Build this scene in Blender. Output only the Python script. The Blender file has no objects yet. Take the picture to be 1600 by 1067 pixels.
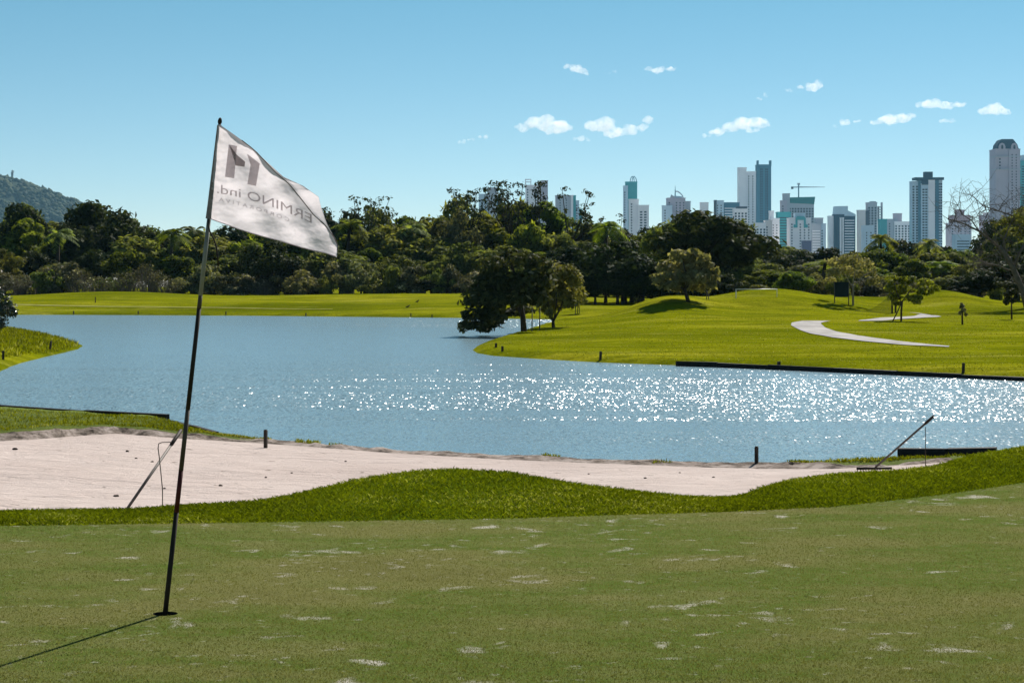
import bpy, math, random
import numpy as np
R = math.radians
scene = bpy.context.scene
col = scene.collection
PI = math.pi

# ------------------------------------------------------------------ camera, sky, sun, exposure
CZ = 1.47           # eye height above the putting green
F = 3000.0          # focal length in photo pixels (1600 wide)
HORIZON = 425.0
cam_data = bpy.data.cameras.new('camera'); cam = bpy.data.objects.new('camera', cam_data); col.objects.link(cam)
cam.location = (0, 0, CZ); cam.rotation_euler = (R(90), 0, 0)
cam_data.sensor_width = 36; cam_data.lens = F * 36 / 1600
cam_data.shift_y = -(533.5 - HORIZON) / 1600
cam_data.clip_start = 0.1; cam_data.clip_end = 60000
scene.camera = cam
SUN_AZ, SUN_EL = 26.0, 42.0
world = bpy.data.worlds.new('World'); scene.world = world; world.use_nodes = True
wn = world.node_tree.nodes; wl = world.node_tree.links
sky = wn.new('ShaderNodeTexSky'); sky.sky_type = 'NISHITA'; sky.sun_disc = False
sky.sun_elevation = R(SUN_EL); sky.sun_rotation = R(SUN_AZ)
sky.air_density = 0.6; sky.dust_density = 0.0; sky.ozone_density = 3.0; sky.altitude = 0
tint = wn.new('ShaderNodeMix'); tint.data_type = 'RGBA'; tint.blend_type = 'MULTIPLY'; tint.inputs[0].default_value = 1.0
# the photograph renders the whole sky slightly cyan: same tint all the way round, eased off towards the horizon
tco = wn.new('ShaderNodeTexCoord'); sep = wn.new('ShaderNodeSeparateXYZ'); trp = wn.new('ShaderNodeValToRGB')
wl.new(tco.outputs['Generated'], sep.inputs[0]); wl.new(sep.outputs['Z'], trp.inputs[0]); wl.new(trp.outputs[0], tint.inputs[7])
trp.color_ramp.elements[0].position = 0.0; trp.color_ramp.elements[0].color = (1.16, 1.08, .98, 1)
trp.color_ramp.elements[1].position = 0.15; trp.color_ramp.elements[1].color = (.80, 1.18, 1.0, 1)
wl.new(sky.outputs[0], tint.inputs[6]); wl.new(tint.outputs[2], wn['Background'].inputs[0]); wn['Background'].inputs[1].default_value = 0.064
sun_data = bpy.data.lights.new('sun', 'SUN'); sun = bpy.data.objects.new('sun', sun_data); col.objects.link(sun)
sun_data.energy = 5.0; sun_data.angle = R(0.5); sun_data.color = (1.0, 0.95, 0.87)
sun.rotation_euler = (R(90 - SUN_EL), 0, R(180 - SUN_AZ))
scene.view_settings.view_transform = 'Standard'; scene.view_settings.look = 'None'
scene.view_settings.exposure = 0.45; scene.view_settings.gamma = 1.0; scene.view_settings.use_curve_mapping = False
cy = scene.cycles
cy.use_denoising = True; cy.max_bounces = 12; cy.diffuse_bounces = 3; cy.glossy_bounces = 3
cy.transmission_bounces = 4; cy.transparent_max_bounces = 8; cy.volume_bounces = 10
cy.sample_clamp_indirect = 6.0; cy.caustics_reflective = False; cy.caustics_refractive = False

# ------------------------------------------------------------------ helpers
WL = -1.85          # lake level
rng = np.random.default_rng(7)
random.seed(7)

def sx(px, Y): return (px - 800) * Y / F
def sz(py, Y): return CZ + (HORIZON - py) * Y / F
def W(px, py, Y): return (sx(px, Y), Y, sz(py, Y))

def set_props(o, label=None, cat=None, group=None, kind=None):
    if label: o['label'] = label
    if cat: o['category'] = cat
    if group: o['group'] = group
    if kind: o['kind'] = kind
    return o

def link(name, mesh, mat=None, parent=None):
    o = bpy.data.objects.new(name, mesh); col.objects.link(o)
    if mat is not None and not mesh.materials: mesh.materials.append(mat)
    if parent is not None: o.parent = parent
    return o

def empty(name, loc=(0, 0, 0), rz=0, sc=(1, 1, 1)):
    o = bpy.data.objects.new(name, None); col.objects.link(o)
    o.location = loc; o.rotation_euler = (0, 0, rz); o.scale = sc; o.empty_display_size = 0.3
    return o

def np_mesh(name, V, Fq, var=None, smooth=False):
    """V (n,3) array, Fq (m,k) int array of k-gons"""
    V = np.asarray(V, dtype=np.float32); Fq = np.asarray(Fq, dtype=np.int32)
    me = bpy.data.meshes.new(name)
    k = Fq.shape[1]; m = len(Fq)
    me.vertices.add(len(V)); me.vertices.foreach_set('co', V.ravel())
    me.loops.add(m * k); me.loops.foreach_set('vertex_index', Fq.ravel())
    me.polygons.add(m)
    me.polygons.foreach_set('loop_start', np.arange(0, m * k, k, dtype=np.int32))
    me.polygons.foreach_set('loop_total', np.full(m, k, dtype=np.int32))
    if smooth: me.polygons.foreach_set('use_smooth', np.ones(m, dtype=bool))
    if var is not None:
        dom = 'FACE' if len(var) == m else 'POINT'
        a = me.attributes.new('var', 'FLOAT', dom); a.data.foreach_set('value', np.asarray(var, dtype=np.float32))
    me.update(calc_edges=True)
    return me

class MB:
    """collects boxes, tubes and polygons and builds one mesh"""
    def __init__(s): s.v = []; s.f = []
    def box(s, x0, x1, y0, y1, z0, z1):
        b = len(s.v)
        s.v += [(x0,y0,z0),(x1,y0,z0),(x1,y1,z0),(x0,y1,z0),(x0,y0,z1),(x1,y0,z1),(x1,y1,z1),(x0,y1,z1)]
        s.f += [tuple(b+i for i in q) for q in ((0,3,2,1),(4,5,6,7),(0,1,5,4),(1,2,6,5),(2,3,7,6),(3,0,4,7))]
        return s
    def prism(s, poly, y0, y1):
        """poly = [(x,z)...] extruded along y"""
        b = len(s.v); n = len(poly)
        s.v += [(x, y0, z) for x, z in poly] + [(x, y1, z) for x, z in poly]
        s.f.append(tuple(range(b, b+n))); s.f.append(tuple(range(b+2*n-1, b+n-1, -1)))
        for i in range(n):
            j = (i+1) % n
            s.f.append((b+i, b+n+i, b+n+j, b+j))
        return s
    def tube(s, pts, rad, n=8, cap=True):
        b = len(s.v); m = len(pts)
        if not hasattr(rad, '__len__'): rad = [rad]*m
        P = [np.array(p, float) for p in pts]
        up = None
        for i in range(m):
            d = P[min(i+1, m-1)] - P[max(i-1, 0)]; d /= (np.linalg.norm(d) + 1e-9)
            if up is None:
                a = np.array((1,0,0)) if abs(d[0]) < .8 else np.array((0,1,0))
            else: a = up
            u = a - d*np.dot(a, d); u /= (np.linalg.norm(u)+1e-9); w = np.cross(d, u); up = u
            for k in range(n):
                t = 2*PI*k/n
                s.v.append(tuple(P[i] + rad[i]*(math.cos(t)*u + math.sin(t)*w)))
        for i in range(m-1):
            for k in range(n):
                k2 = (k+1) % n
                s.f.append((b+i*n+k, b+i*n+k2, b+(i+1)*n+k2, b+(i+1)*n+k))
        if cap:
            s.f.append(tuple(b+k for k in range(n-1, -1, -1))); s.f.append(tuple(b+(m-1)*n+k for k in range(n)))
        return s
    def mesh(s, name, smooth=False):
        me = bpy.data.meshes.new(name); me.from_pydata(s.v, [], s.f); me.update()
        if smooth: me.polygons.foreach_set('use_smooth', [True]*len(me.polygons))
        return me
    def build(s, name, mat, parent=None, smooth=False):
        return link(name, s.mesh(name, smooth), mat, parent)

# ---- cheap value noise (numpy) for terrain relief
_tab = rng.random((256, 256))
def vnoise(x, y):
    x = np.asarray(x, float); y = np.asarray(y, float)
    xi = np.floor(x).astype(int); yi = np.floor(y).astype(int)
    fx = x-xi; fy = y-yi; fx = fx*fx*(3-2*fx); fy = fy*fy*(3-2*fy)
    g = lambda a, b: _tab[a % 256, b % 256]
    return ((g(xi,yi)*(1-fx)+g(xi+1,yi)*fx)*(1-fy) + (g(xi,yi+1)*(1-fx)+g(xi+1,yi+1)*fx)*fy)*2-1
def fbm(x, y, o=4):
    t = 0; a = 1.0; 
    for i in range(o): t = t + a*vnoise(np.asarray(x)*2**i+17*i, np.asarray(y)*2**i+31*i); a *= .5
    return t

# ------------------------------------------------------------------ materials
def mat_new(name):
    m = bpy.data.materials.new(name); m.use_nodes = True
    nt = m.node_tree; nt.nodes.clear()
    out = nt.nodes.new('ShaderNodeOutputMaterial')
    return m, nt, out
class NT:
    def __init__(s, nt): s.nt = nt
    def n(s, t, **kw):
        x = s.nt.nodes.new(t)
        for k, v in kw.items(): setattr(x, k, v)
        return x
    def l(s, a, b): s.nt.links.new(a, b)
    def coord(s, kind='Object', scale=(1,1,1), rot=(0,0,0)):
        t = s.n('ShaderNodeTexCoord'); m = s.n('ShaderNodeMapping')
        m.inputs['Scale'].default_value = scale; m.inputs['Rotation'].default_value = rot
        s.l(t.outputs[kind], m.inputs[0]); return m.outputs[0]
    def noise(s, vec, scale, detail=4, rough=.55, dist=0.0):
        x = s.n('ShaderNodeTexNoise'); x.inputs['Scale'].default_value = scale
        x.inputs['Detail'].default_value = detail; x.inputs['Roughness'].default_value = rough
        x.inputs['Distortion'].default_value = dist
        s.l(vec, x.inputs['Vector']); return x.outputs['Fac']
    def ramp(s, fac, stops, interp='LINEAR'):
        x = s.n('ShaderNodeValToRGB'); cr = x.color_ramp; cr.interpolation = interp
        while len(cr.elements) < len(stops): cr.elements.new(.5)
        for e, (p, c) in zip(cr.elements, stops):
            e.position = p; e.color = (*c, 1) if len(c) == 3 else c
        s.l(fac, x.inputs[0]); return x.outputs[0]
    def mix(s, fac, a, b, blend='MIX'):
        x = s.n('ShaderNodeMix', data_type='RGBA', blend_type=blend)
        if isinstance(fac, (int, float)): x.inputs[0].default_value = fac
        else: s.l(fac, x.inputs[0])
        for sock, v in ((x.inputs[6], a), (x.inputs[7], b)):
            if isinstance(v, tuple): sock.default_value = (*v, 1)
            else: s.l(v, sock)
        return x.outputs[2]
    def math(s, op, a, b=None, clamp=False):
        x = s.n('ShaderNodeMath', operation=op, use_clamp=clamp)
        for i, v in enumerate((a, b)):
            if v is None: continue
            if isinstance(v, (int, float)): x.inputs[i].default_value = v
            else: s.l(v, x.inputs[i])
        return x.outputs[0]
    def bump(s, h, strength=.3, dist=.02, normal=None):
        x = s.n('ShaderNodeBump'); x.inputs['Strength'].default_value = strength; x.inputs['Distance'].default_value = dist
        s.l(h, x.inputs['Height'])
        if normal is not None: s.l(normal, x.inputs['Normal'])
        return x.outputs[0]
    def bsdf(s, color, rough=.8, spec=.3, normal=None, metallic=0.0):
        x = s.n('ShaderNodeBsdfPrincipled')
        if isinstance(color, tuple): x.inputs['Base Color'].default_value = (*color, 1)
        else: s.l(color, x.inputs['Base Color'])
        if isinstance(rough, (int, float)): x.inputs['Roughness'].default_value = rough
        else: s.l(rough, x.inputs['Roughness'])
        x.inputs['Specular IOR Level'].default_value = spec; x.inputs['Metallic'].default_value = metallic
        if normal is not None: s.l(normal, x.inputs['Normal'])
        return x.outputs[0]

def simple(name, color, rough=.7, spec=.3, var=.12, scale=3.0, metallic=0.0, kind='Object', bump=0.0):
    m, nt, out = mat_new(name); t = NT(nt)
    v = t.coord(kind); f = t.noise(v, scale, 5, .6)
    dark = tuple(c*(1-var) for c in color); lite = tuple(min(1, c*(1+var)) for c in color)
    c = t.ramp(f, [(.3, dark), (.7, lite)])
    nrm = t.bump(f, bump, .02) if bump else None
    t.l(t.bsdf(c, rough, spec, nrm, metallic), out.inputs[0]); return m

def leaf_mat(name, dark, lite, trans=.3, tint=(1.35, 1.3, .5), rough=.65, spec=.04, pale_fleck=None, per_tree=True):
    """foliage: colour varies leaf by leaf and tree by tree; part of the light shines through"""
    m, nt, out = mat_new(name); t = NT(nt)
    a = t.n('ShaderNodeAttribute', attribute_name='var').outputs['Fac']
    stops = [(0, dark), (1, lite)] if pale_fleck is None else [(0, dark), (.86, lite), (.9, pale_fleck), (1, pale_fleck)]  # palest share takes the fleck colour: straw, blossom, painted sun glints
    c = t.ramp(a, stops)
    oi = t.n('ShaderNodeObjectInfo').outputs['Random']
    hs = t.n('ShaderNodeHueSaturation')
    t.l(c, hs.inputs['Color'])
    if not per_tree: oi = t.math('MULTIPLY', oi, 0.0)
    t.l(t.math('ADD', t.math('MULTIPLY', oi, .05), .475), hs.inputs['Hue'])
    t.l(t.math('ADD', t.math('MULTIPLY', t.math('FRACT', t.math('MULTIPLY', oi, 7.3)), .6), .7 if per_tree else 1.0), hs.inputs['Value'])
    c = hs.outputs[0]
    b = t.bsdf(c, rough, spec)
    tr = t.n('ShaderNodeBsdfTranslucent'); t.l(t.mix(1.0, c, tint, 'MULTIPLY'), tr.inputs[0])
    mx = t.n('ShaderNodeMixShader'); mx.inputs[0].default_value = trans
    t.l(b, mx.inputs[1]); t.l(tr.outputs[0], mx.inputs[2]); t.l(mx.outputs[0], out.inputs[0])
    return m

def grass_ground(name, c0, c1, c2, scale=.25, stretch=(1, 1, 1), fine=14.0, bump=.6, bumpd=.03):
    m, nt, out = mat_new(name); t = NT(nt)
    v = t.coord('Object', stretch)
    big = t.noise(v, scale, 4, .55); mid = t.noise(v, scale*7, 5, .65); fn = t.noise(t.coord('Object'), fine, 5, .75)
    c = t.ramp(big, [(.34, c0), (.52, c1), (.68, c2)])
    c = t.mix(t.ramp(mid, [(.42, (0,0,0)), (.62, (.6,.6,.6))]), c, c0)
    g = t.ramp(fn, [(.3, (.62,.62,.62)), (.7, (1.35,1.35,1.35))])
    c = t.mix(1.0, c, g, 'MULTIPLY')
    t.l(t.bsdf(c, .95, .0, t.bump(fn, bump, bumpd)), out.inputs[0]); return m

M = {}
def fairway_mat():
    m, nt, out = mat_new('fairway_grass'); t = NT(nt)
    v = t.coord('Object'); vs = t.coord('Object', (.35, 1.3, 1))
    big = t.noise(vs, .10, 4, .55); mid = t.noise(t.coord('Object', (.5, 1.2, 1)), .55, 5, .65, .5); fn = t.noise(v, 7.0, 5, .8)
    c = t.ramp(big, [(.32, (.100,.118,.003)), (.50, (.190,.205,.004)), (.66, (.27,.26,.012))])
    c = t.mix(t.ramp(mid, [(.40, (0,0,0)), (.60, (.7,.7,.7))]), c, (.090,.110,.003))
    c = t.mix(t.ramp(t.noise(t.coord('Object', (.4, 1.6, 1)), .33, 4, .7, .4), [(.56, (0,0,0)), (.72, (.7,.7,.7))]), c, (.33,.31,.05))
    c = t.mix(1.0, c, t.ramp(fn, [(.3, (.55,.55,.55)), (.7, (1.45,1.45,1.45))]), 'MULTIPLY')
    h = t.math('ADD', fn, t.math('MULTIPLY', mid, 2.0))
    t.l(t.bsdf(c, .95, .0, t.bump(h, .7, .08)), out.inputs[0]); return m
M['fairway'] = fairway_mat()
M['rough'] = grass_ground('rough_grass', (.045,.075,.004), (.095,.14,.006), (.15,.18,.014), .9, (1,1,1), 60.0, .7, .02)
M['land'] = grass_ground('far_land', (.24,.23,.20), (.30,.29,.26), (.34,.32,.28), .01, (1,1,1), .2, .1, .1)  # unseen ground, paled to bounce sunlight onto the city facades
M['timber'] = simple('dark_wet_timber', (.016,.013,.011), .75, .2, .4, 6)
M['stake'] = simple('weathered_stake', (.05,.04,.032), .85, .2, .4, 9)
M['worn'] = simple('worn_grass_track', (.27,.27,.07), .95, .0, .25, 1.2)
M['concrete'] = simple('pale_path_concrete', (.37,.345,.325), .9, .1, .30, 1.1, bump=.2)
M['bark'] = simple('bark', (.055,.042,.032), .95, .1, .45, 7, bump=.6)
M['bark_limb'] = simple('grey_brown_limb', (.13,.105,.09), .9, .1, .3, 5, bump=.5)
M['bark_pale'] = simple('pale_bark', (.24,.21,.18), .9, .1, .3, 5, bump=.5)

def green_mat():
    m, nt, out = mat_new('putting_green_turf'); t = NT(nt)
    v = t.coord('Object')
    big = t.noise(t.coord('Object', (.55, 1, 1)), .9, 4, .6)
    c = t.ramp(big, [(.28, (.165,.160,.058)), (.42, (.195,.192,.070)), (.56, (.112,.160,.032)), (.70, (.205,.205,.078))])
    mid = t.noise(v, 11, 6, .72)
    c = t.mix(t.ramp(mid, [(.45, (0,0,0)), (.72, (.7,.7,.7))]), c, (.205,.205,.085))
    fn = t.noise(v, 130, 4, .85)
    c = t.mix(1.0, c, t.ramp(fn, [(.30, (.62,.64,.60)), (.70, (1.38,1.36,1.32))]), 'MULTIPLY')
    # old plug marks filled with pale sand: small soft flecks, denser in some areas
    area = t.ramp(t.noise(v, .7, 2, .5), [(.40, (0,0,0)), (.62, (.06,.06,.06))])
    s1 = t.math('ADD', t.noise(v, 4.2, 3, .5, .4), area); s2 = t.math('ADD', t.noise(v, 10, 3, .6, .2), area)
    k = t.ramp(s1, [(.655, (0,0,0)), (.77, (.95,.95,.95))]); k2 = t.ramp(s2, [(.66, (0,0,0)), (.80, (.7,.7,.7))])
    k = t.mix(1.0, k, k2, 'LIGHTEN')
    k = t.mix(1.0, k, t.ramp(t.noise(v, 75, 3, .8), [(.38, (.2,.2,.2)), (.58, (1,1,1))]), 'MULTIPLY')
    c = t.mix(k, c, (.68,.62,.55))
    h = t.math('ADD', fn, t.math('MULTIPLY', mid, .6))
    t.l(t.bsdf(c, .95, .0, t.bump(h, .9, .012)), out.inputs[0]); return m
M['green'] = green_mat()

def sand_mat():
    m, nt, out = mat_new('bunker_sand'); t = NT(nt)
    v = t.coord('Object')
    big = t.noise(v, .35, 5, .6); fine = t.noise(v, 40, 4, .7)
    rip = t.noise(t.coord('Object', (.9, 2.0, 1)), 1.9, 6, .7, .8)
    c = t.ramp(big, [(.3, (.50,.405,.365)), (.7, (.60,.50,.455))])
    c = t.mix(t.ramp(rip, [(.52, (0,0,0)), (.74, (.5,.5,.5))]), c, (.40,.315,.28))
    c = t.mix(t.ramp(t.noise(v, 4.5, 3, .5), [(.67, (0,0,0)), (.73, (1,1,1))]), c, (.20,.16,.13))
    h = t.math('ADD', rip, t.math('MULTIPLY', fine, .15))
    t.l(t.bsdf(c, .95, .1, t.bump(h, 1.0, .09)), out.inputs[0]); return m
M['sand'] = sand_mat()

def bank_mat():
    """turf and bare earth on the shore strip: the 'var' attribute says where turf grows"""
    m, nt, out = mat_new('shore_bank_earth'); t = NT(nt)
    v = t.coord('Object')
    a = t.n('ShaderNodeAttribute', attribute_name='var').outputs['Fac']
    n1 = t.noise(v, 3, 5, .7); n2 = t.noise(v, 18, 5, .75)
    earth = t.ramp(n1, [(.36, (.04,.03,.022)), (.48, (.22,.175,.145)), (.62, (.44,.365,.325))])
    turf = t.ramp(n2, [(.3, (.05,.075,.01)), (.55, (.11,.145,.015)), (.75, (.17,.19,.03))])
    k = t.ramp(t.math('ADD', a, t.math('MULTIPLY', t.math('SUBTRACT', n1, .5), 1.6)), [(.42, (0,0,0)), (.58, (1,1,1))])
    c = t.mix(k, earth, turf)
    t.l(t.bsdf(c, .95, .1, t.bump(n2, .9, .05)), out.inputs[0]); return m
M['bank'] = bank_mat()

def water_mat():
    """rippled water: the facets' slopes come straight from noise, so that each ripple can catch the sun"""
    m, nt, out = mat_new('lake_water'); t = NT(nt)
    def slope(scale, vec, detail, amp, dist=0.0):
        x = t.n('ShaderNodeTexNoise'); x.inputs['Scale'].default_value = scale; x.inputs['Detail'].default_value = detail; x.inputs['Roughness'].default_value = .6; x.inputs['Distortion'].default_value = dist
        t.l(vec, x.inputs['Vector'])
        v = t.n('ShaderNodeVectorMath', operation='SUBTRACT'); t.l(x.outputs['Color'], v.inputs[0]); v.inputs[1].default_value = (.5,.5,.5)
        w = t.n('ShaderNodeVectorMath', operation='MULTIPLY'); t.l(v.outputs[0], w.inputs[0]); w.inputs[1].default_value = (amp[0], amp[1], 0)
        return w.outputs[0]
    a = slope(4.0, t.coord('Object', (1.5, .8, 1), (0, 0, R(-8))), 2, (.45, .75), .3)
    vo = t.n('ShaderNodeTexVoronoi'); vo.inputs['Scale'].default_value = 1.0; vo.inputs['Randomness'].default_value = 1.0
    t.l(t.coord('Object', (32, 9, 1), (0, 0, R(5))), vo.inputs['Vector'])
    v1 = t.n('ShaderNodeVectorMath', operation='SUBTRACT'); t.l(vo.outputs['Color'], v1.inputs[0]); v1.inputs[1].default_value = (.5,.5,.5)
    v2 = t.n('ShaderNodeVectorMath', operation='MULTIPLY'); t.l(v1.outputs[0], v2.inputs[0]); v2.inputs[1].default_value = (1.08,1.08,0)
    b = v2.outputs[0]
    wind = t.noise(t.coord('Object', (.030, .085, 1), (0, 0, R(4))), 1.0, 3, .5, .3)
    # a breeze lane crosses the lake; calmer water lies on both sides of it
    sp = t.n('ShaderNodeSeparateXYZ'); t.l(t.coord('Object'), sp.inputs[0])
    yy = t.math('ADD', t.math('ADD', sp.outputs['Y'], t.math('MULTIPLY', sp.outputs['X'], .10)), t.math('MULTIPLY', wind, 22.0))
    lane = t.math('DIVIDE', t.math('SUBTRACT', yy, 66.0), 15.0)
    lane = t.math('POWER', 2.718, t.math('MULTIPLY', t.math('MULTIPLY', lane, lane), -1.0))
    far = t.math('DIVIDE', t.math('SUBTRACT', yy, 140.0), 30.0)
    far = t.math('MULTIPLY', t.math('POWER', 2.718, t.math('MULTIPLY', t.math('MULTIPLY', far, far), -1.0)), .5)
    wk = t.math('ADD', t.math('ADD', t.math('MULTIPLY', lane, .62), far), .30)
    gust = t.ramp(t.noise(t.coord('Object', (.05, .42, 1), (0, 0, R(3))), 1.0, 4, .6, .6), [(.36, (.55,.55,.55)), (.62, (1.2,1.2,1.2))])
    wk = t.math('MULTIPLY', wk, gust)
    ad = t.n('ShaderNodeVectorMath', operation='ADD'); t.l(a, ad.inputs[0]); t.l(b, ad.inputs[1])
    sc = t.n('ShaderNodeVectorMath', operation='MULTIPLY'); t.l(ad.outputs[0], sc.inputs[0]); t.l(wk, sc.inputs[1])
    up = t.n('ShaderNodeVectorMath', operation='ADD'); t.l(sc.outputs[0], up.inputs[0]); up.inputs[1].default_value = (0,0,1)
    nn = t.n('ShaderNodeVectorMath', operation='NORMALIZE'); t.l(up.outputs[0], nn.inputs[0])
    b = t.n('ShaderNodeBsdfPrincipled')
    b.inputs['Base Color'].default_value = (.17, .265, .31, 1)
    b.inputs['Roughness'].default_value = .21; b.inputs['IOR'].default_value = 1.333
    t.l(nn.outputs[0], b.inputs['Normal']); t.l(b.outputs[0], out.inputs[0]); return m
M['water'] = water_mat()

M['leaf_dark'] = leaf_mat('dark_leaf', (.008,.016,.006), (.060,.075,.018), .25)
M['leaf_olive'] = leaf_mat('olive_leaf', (.018,.032,.008), (.275,.305,.080), .42)  # wide tone range puts sunlit highlights and shade into the leaf colours
M['leaf_green'] = leaf_mat('fresh_leaf', (.022,.042,.006), (.25,.29,.04), .46)
M['leaf_yellow'] = leaf_mat('yellow_green_leaf', (.10,.13,.008), (.24,.27,.02), .48)
M['leaf_grey'] = leaf_mat('grey_green_leaf', (.03,.038,.018), (.33,.33,.17), .38)
M['leaf_pale'] = leaf_mat('pale_leaf', (.10,.11,.045), (.36,.36,.19), .42, per_tree=False)
M['leaf_silver'] = leaf_mat('scrub_leaf', (.025,.028,.015), (.20,.19,.11), .28, pale_fleck=(.62,.58,.50))  # pale flecks are blossoms and white bits
M['twig'] = simple('dry_twig', (.16,.135,.115), .95, .1, .4, 5)
M['blade'] = leaf_mat('grass_blade', (.058,.085,.003), (.225,.265,.010), .42, (1.15,1.15,.4), .6, .05, (.40,.42,.15), False)
M['blade_fringe'] = leaf_mat('fringe_blade', (.048,.085,.003), (.185,.255,.010), .42, (1.15,1.15,.4), .6, .05, (.36,.40,.13), False)
M['blade_short'] = leaf_mat('short_turf_blade', (.125,.145,.036), (.215,.230,.070), .35, (1.1,1.1,.6), .7, .05, (.32,.32,.15), False)

# ------------------------------------------------------------------ near ground: green, fringe, bunker, shore bank
def curve(pts, by):
    """[(px, py, value)] with value = z or Y -> sorted arrays X, Y, z"""
    out = []
    for px, py, q in pts:
        if by == 'z': z = q; Y = (CZ - z)*F/(py - HORIZON)
        else: Y = q; z = sz(py, Y)
        out.append((sx(px, Y), Y, z))
    a = np.array(sorted(out)); return a
def cv(a, X): return np.interp(X, a[:,0], a[:,1]), np.interp(X, a[:,0], a[:,2])

cE = curve([(px, py, 0) for px, py in ((-600,824),(0,822),(300,818),(550,815),(800,811),(1000,804),(1130,800),(1300,793),(1420,780),(1500,770),(1600,755),(1800,715),(2100,690))], 'z')
cC = curve([(-600,808,0),(0,805,0),(200,800,0),(300,794,.01),(400,788,.02),(440,782,.03),(500,768,.06),(560,752,.09),(640,741,.12),(715,737,.13),
            (800,745,.12),(900,762,.08),(1000,773,.05),(1080,781,.03),(1120,784,.02),(1150,783,.02),(1180,770,.03),(1230,755,.05),(1300,745,.06),
            (1400,740,.06),(1460,732,.07),(1520,716,.08),(1600,704,.10),(1800,675,.12),(2100,655,.12)], 'z')
cS1 = curve([(-600,690,-1.35),(0,689,-1.35),(60,686,-1.37),(107,682,-1.4),(178,677,-1.42),(285,685,-1.5),(400,692,-1.6),(500,699,-1.64),(600,707,-1.67),
             (700,713,-1.69),(800,718,-1.70),(900,722,-1.71),(1000,726,-1.71),(1100,730,-1.72),(1200,732,-1.7),(1300,732,-1.66),(1365,730,-1.62),(1440,725,-1.6),(1490,720,-1.58)], 'z')
L1px = [(-600,674),(0,672),(43,668),(96,664),(142,664),(214,667),(267,672),(320,676),(400,686),(500,693),(600,702),(700,707),(800,711),(900,716),(1000,719),(1100,722),(1200,723),(1300,722),(1400,718),(1490,714),(1600,708)]
def s1Y(px):  # depth of the sand's far edge along one image column
    return np.interp(px, (cS1[:,0]/cS1[:,1])*F+800, cS1[:,1])
cL = curve([(px, py, float(s1Y(px)) + .75) for px, py in L1px], 'Y')
Wpx = [(-600,632,41),(0,635,41),(132,643.5,40),(245,650,38.5),(300,668,36.2),(330,677,35.4)] + \
      [(px, py+2, float(s1Y(px)) + 1.25) for px, py in L1px if px >= 400]
cW = curve(Wpx, 'Y')

Xn = np.unique(np.concatenate([np.arange(-45, -12, 1.0), np.arange(-12, 12, .1), np.arange(12, 46, 1.0)]).round(4))
def strip(rows):
    """rows = list of (Y array, z array) over columns Xn -> verts, quads"""
    n = len(Xn); V = np.zeros((len(rows), n, 3))
    for i, (Y, z) in enumerate(rows): V[i,:,0] = Xn; V[i,:,1] = Y; V[i,:,2] = z
    r, c = np.meshgrid(np.arange(len(rows)-1), np.arange(n-1), indexing='ij')
    a = (r*n+c).ravel(); Q = np.stack([a, a+1, a+n+1, a+n], 1)
    return V.reshape(-1, 3), Q
def lerp_rows(A, B, n, shape=lambda t: t, first=True):
    out = []
    for i in range(0 if first else 1, n+1):
        t = i/n; out.append((A[0]+(B[0]-A[0])*t, A[1]+(B[1]-A[1])*shape(t)))
    return out
E_, C_, S1_, L_, W_ = (cv(c, Xn) for c in (cE, cC, cS1, cL, cW))
C_ = (np.maximum(C_[0], E_[0]+.45), C_[1])
S0_ = (C_[0]+1.3, np.full_like(Xn, -.95))
S1_ = (np.where(Xn > 7.1, np.maximum(30.9-(Xn-7.1)*6, S0_[0]+1.5), S1_[0]), np.where(Xn > 7.1, np.minimum(S1_[1]+(Xn-7.1)*.15, -.9), S1_[1]))

# putting green with a real hole in it
HX, HY, HR = sx(258, 8.27), 8.27, .054
ys_const = np.unique(np.concatenate([np.arange(-40, 4, 2.0), np.arange(4, 10.21, .2)]).round(4))
ci = int(np.searchsorted(Xn, HX)) - 1; ri = int(np.searchsorted(ys_const, HY)) - 1
rows = [(np.full_like(Xn, y), np.zeros_like(Xn)) for y in ys_const]
last = (np.full_like(Xn, ys_const[-1]), np.zeros_like(Xn))
rows += lerp_rows(last, (E_[0]+.05, E_[1]), 6, first=False)
V, Q = strip(rows)
n = len(Xn)
hx0, hx1 = ci-0, ci+1
hole_cells = {ri*n + ci + d for d in (-1, 0, 1)}
Q = np.array([q for q in Q if q[0] not in hole_cells])
x0, x1 = Xn[ci-1], Xn[ci+2]; y0, y1 = ys_const[ri], ys_const[ri+1]
green = link('putting_green', np_mesh('putting_green', V, Q, smooth=True), M['green']); set_props(green, kind='structure')
K = 32; pv = []; pf = []
for k in range(K):
    a = 2*PI*k/K; c, s = math.cos(a), math.sin(a)
    pv.append((HX+HR*c, HY+HR*s, 0))
for k in range(K):
    a = 2*PI*k/K; c, s = math.cos(a), math.sin(a)
    tx = ((x1-HX) if c > 0 else (x0-HX))/c if abs(c) > 1e-6 else 1e9
    ty = ((y1-HY) if s > 0 else (y0-HY))/s if abs(s) > 1e-6 else 1e9
    t = min(tx, ty); pv.append((HX+t*c, HY+t*s, 0))
for k in range(K):
    j = (k+1) % K; pf.append((k, K+k, K+j, j))
b = len(pv)
for (cx, cy_) in ((x1,y1),(x0,y1),(x0,y0),(x1,y0)): pv.append((cx, cy_, 0))
for q, (cx, cy_) in enumerate(((x1,y1),(x0,y1),(x0,y0),(x1,y0))):
    ang = math.atan2(cy_-HY, cx-HX) % (2*PI); k = int(ang/(2*PI)*K)
    pf.append((K+k, b+q, K+(k+1) % K))
me = bpy.data.meshes.new('turf_round_hole'); me.from_pydata(pv, [], pf); me.update()
link('turf_collar', me, M['green'], green)
cup = MB(); cb = []
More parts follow.
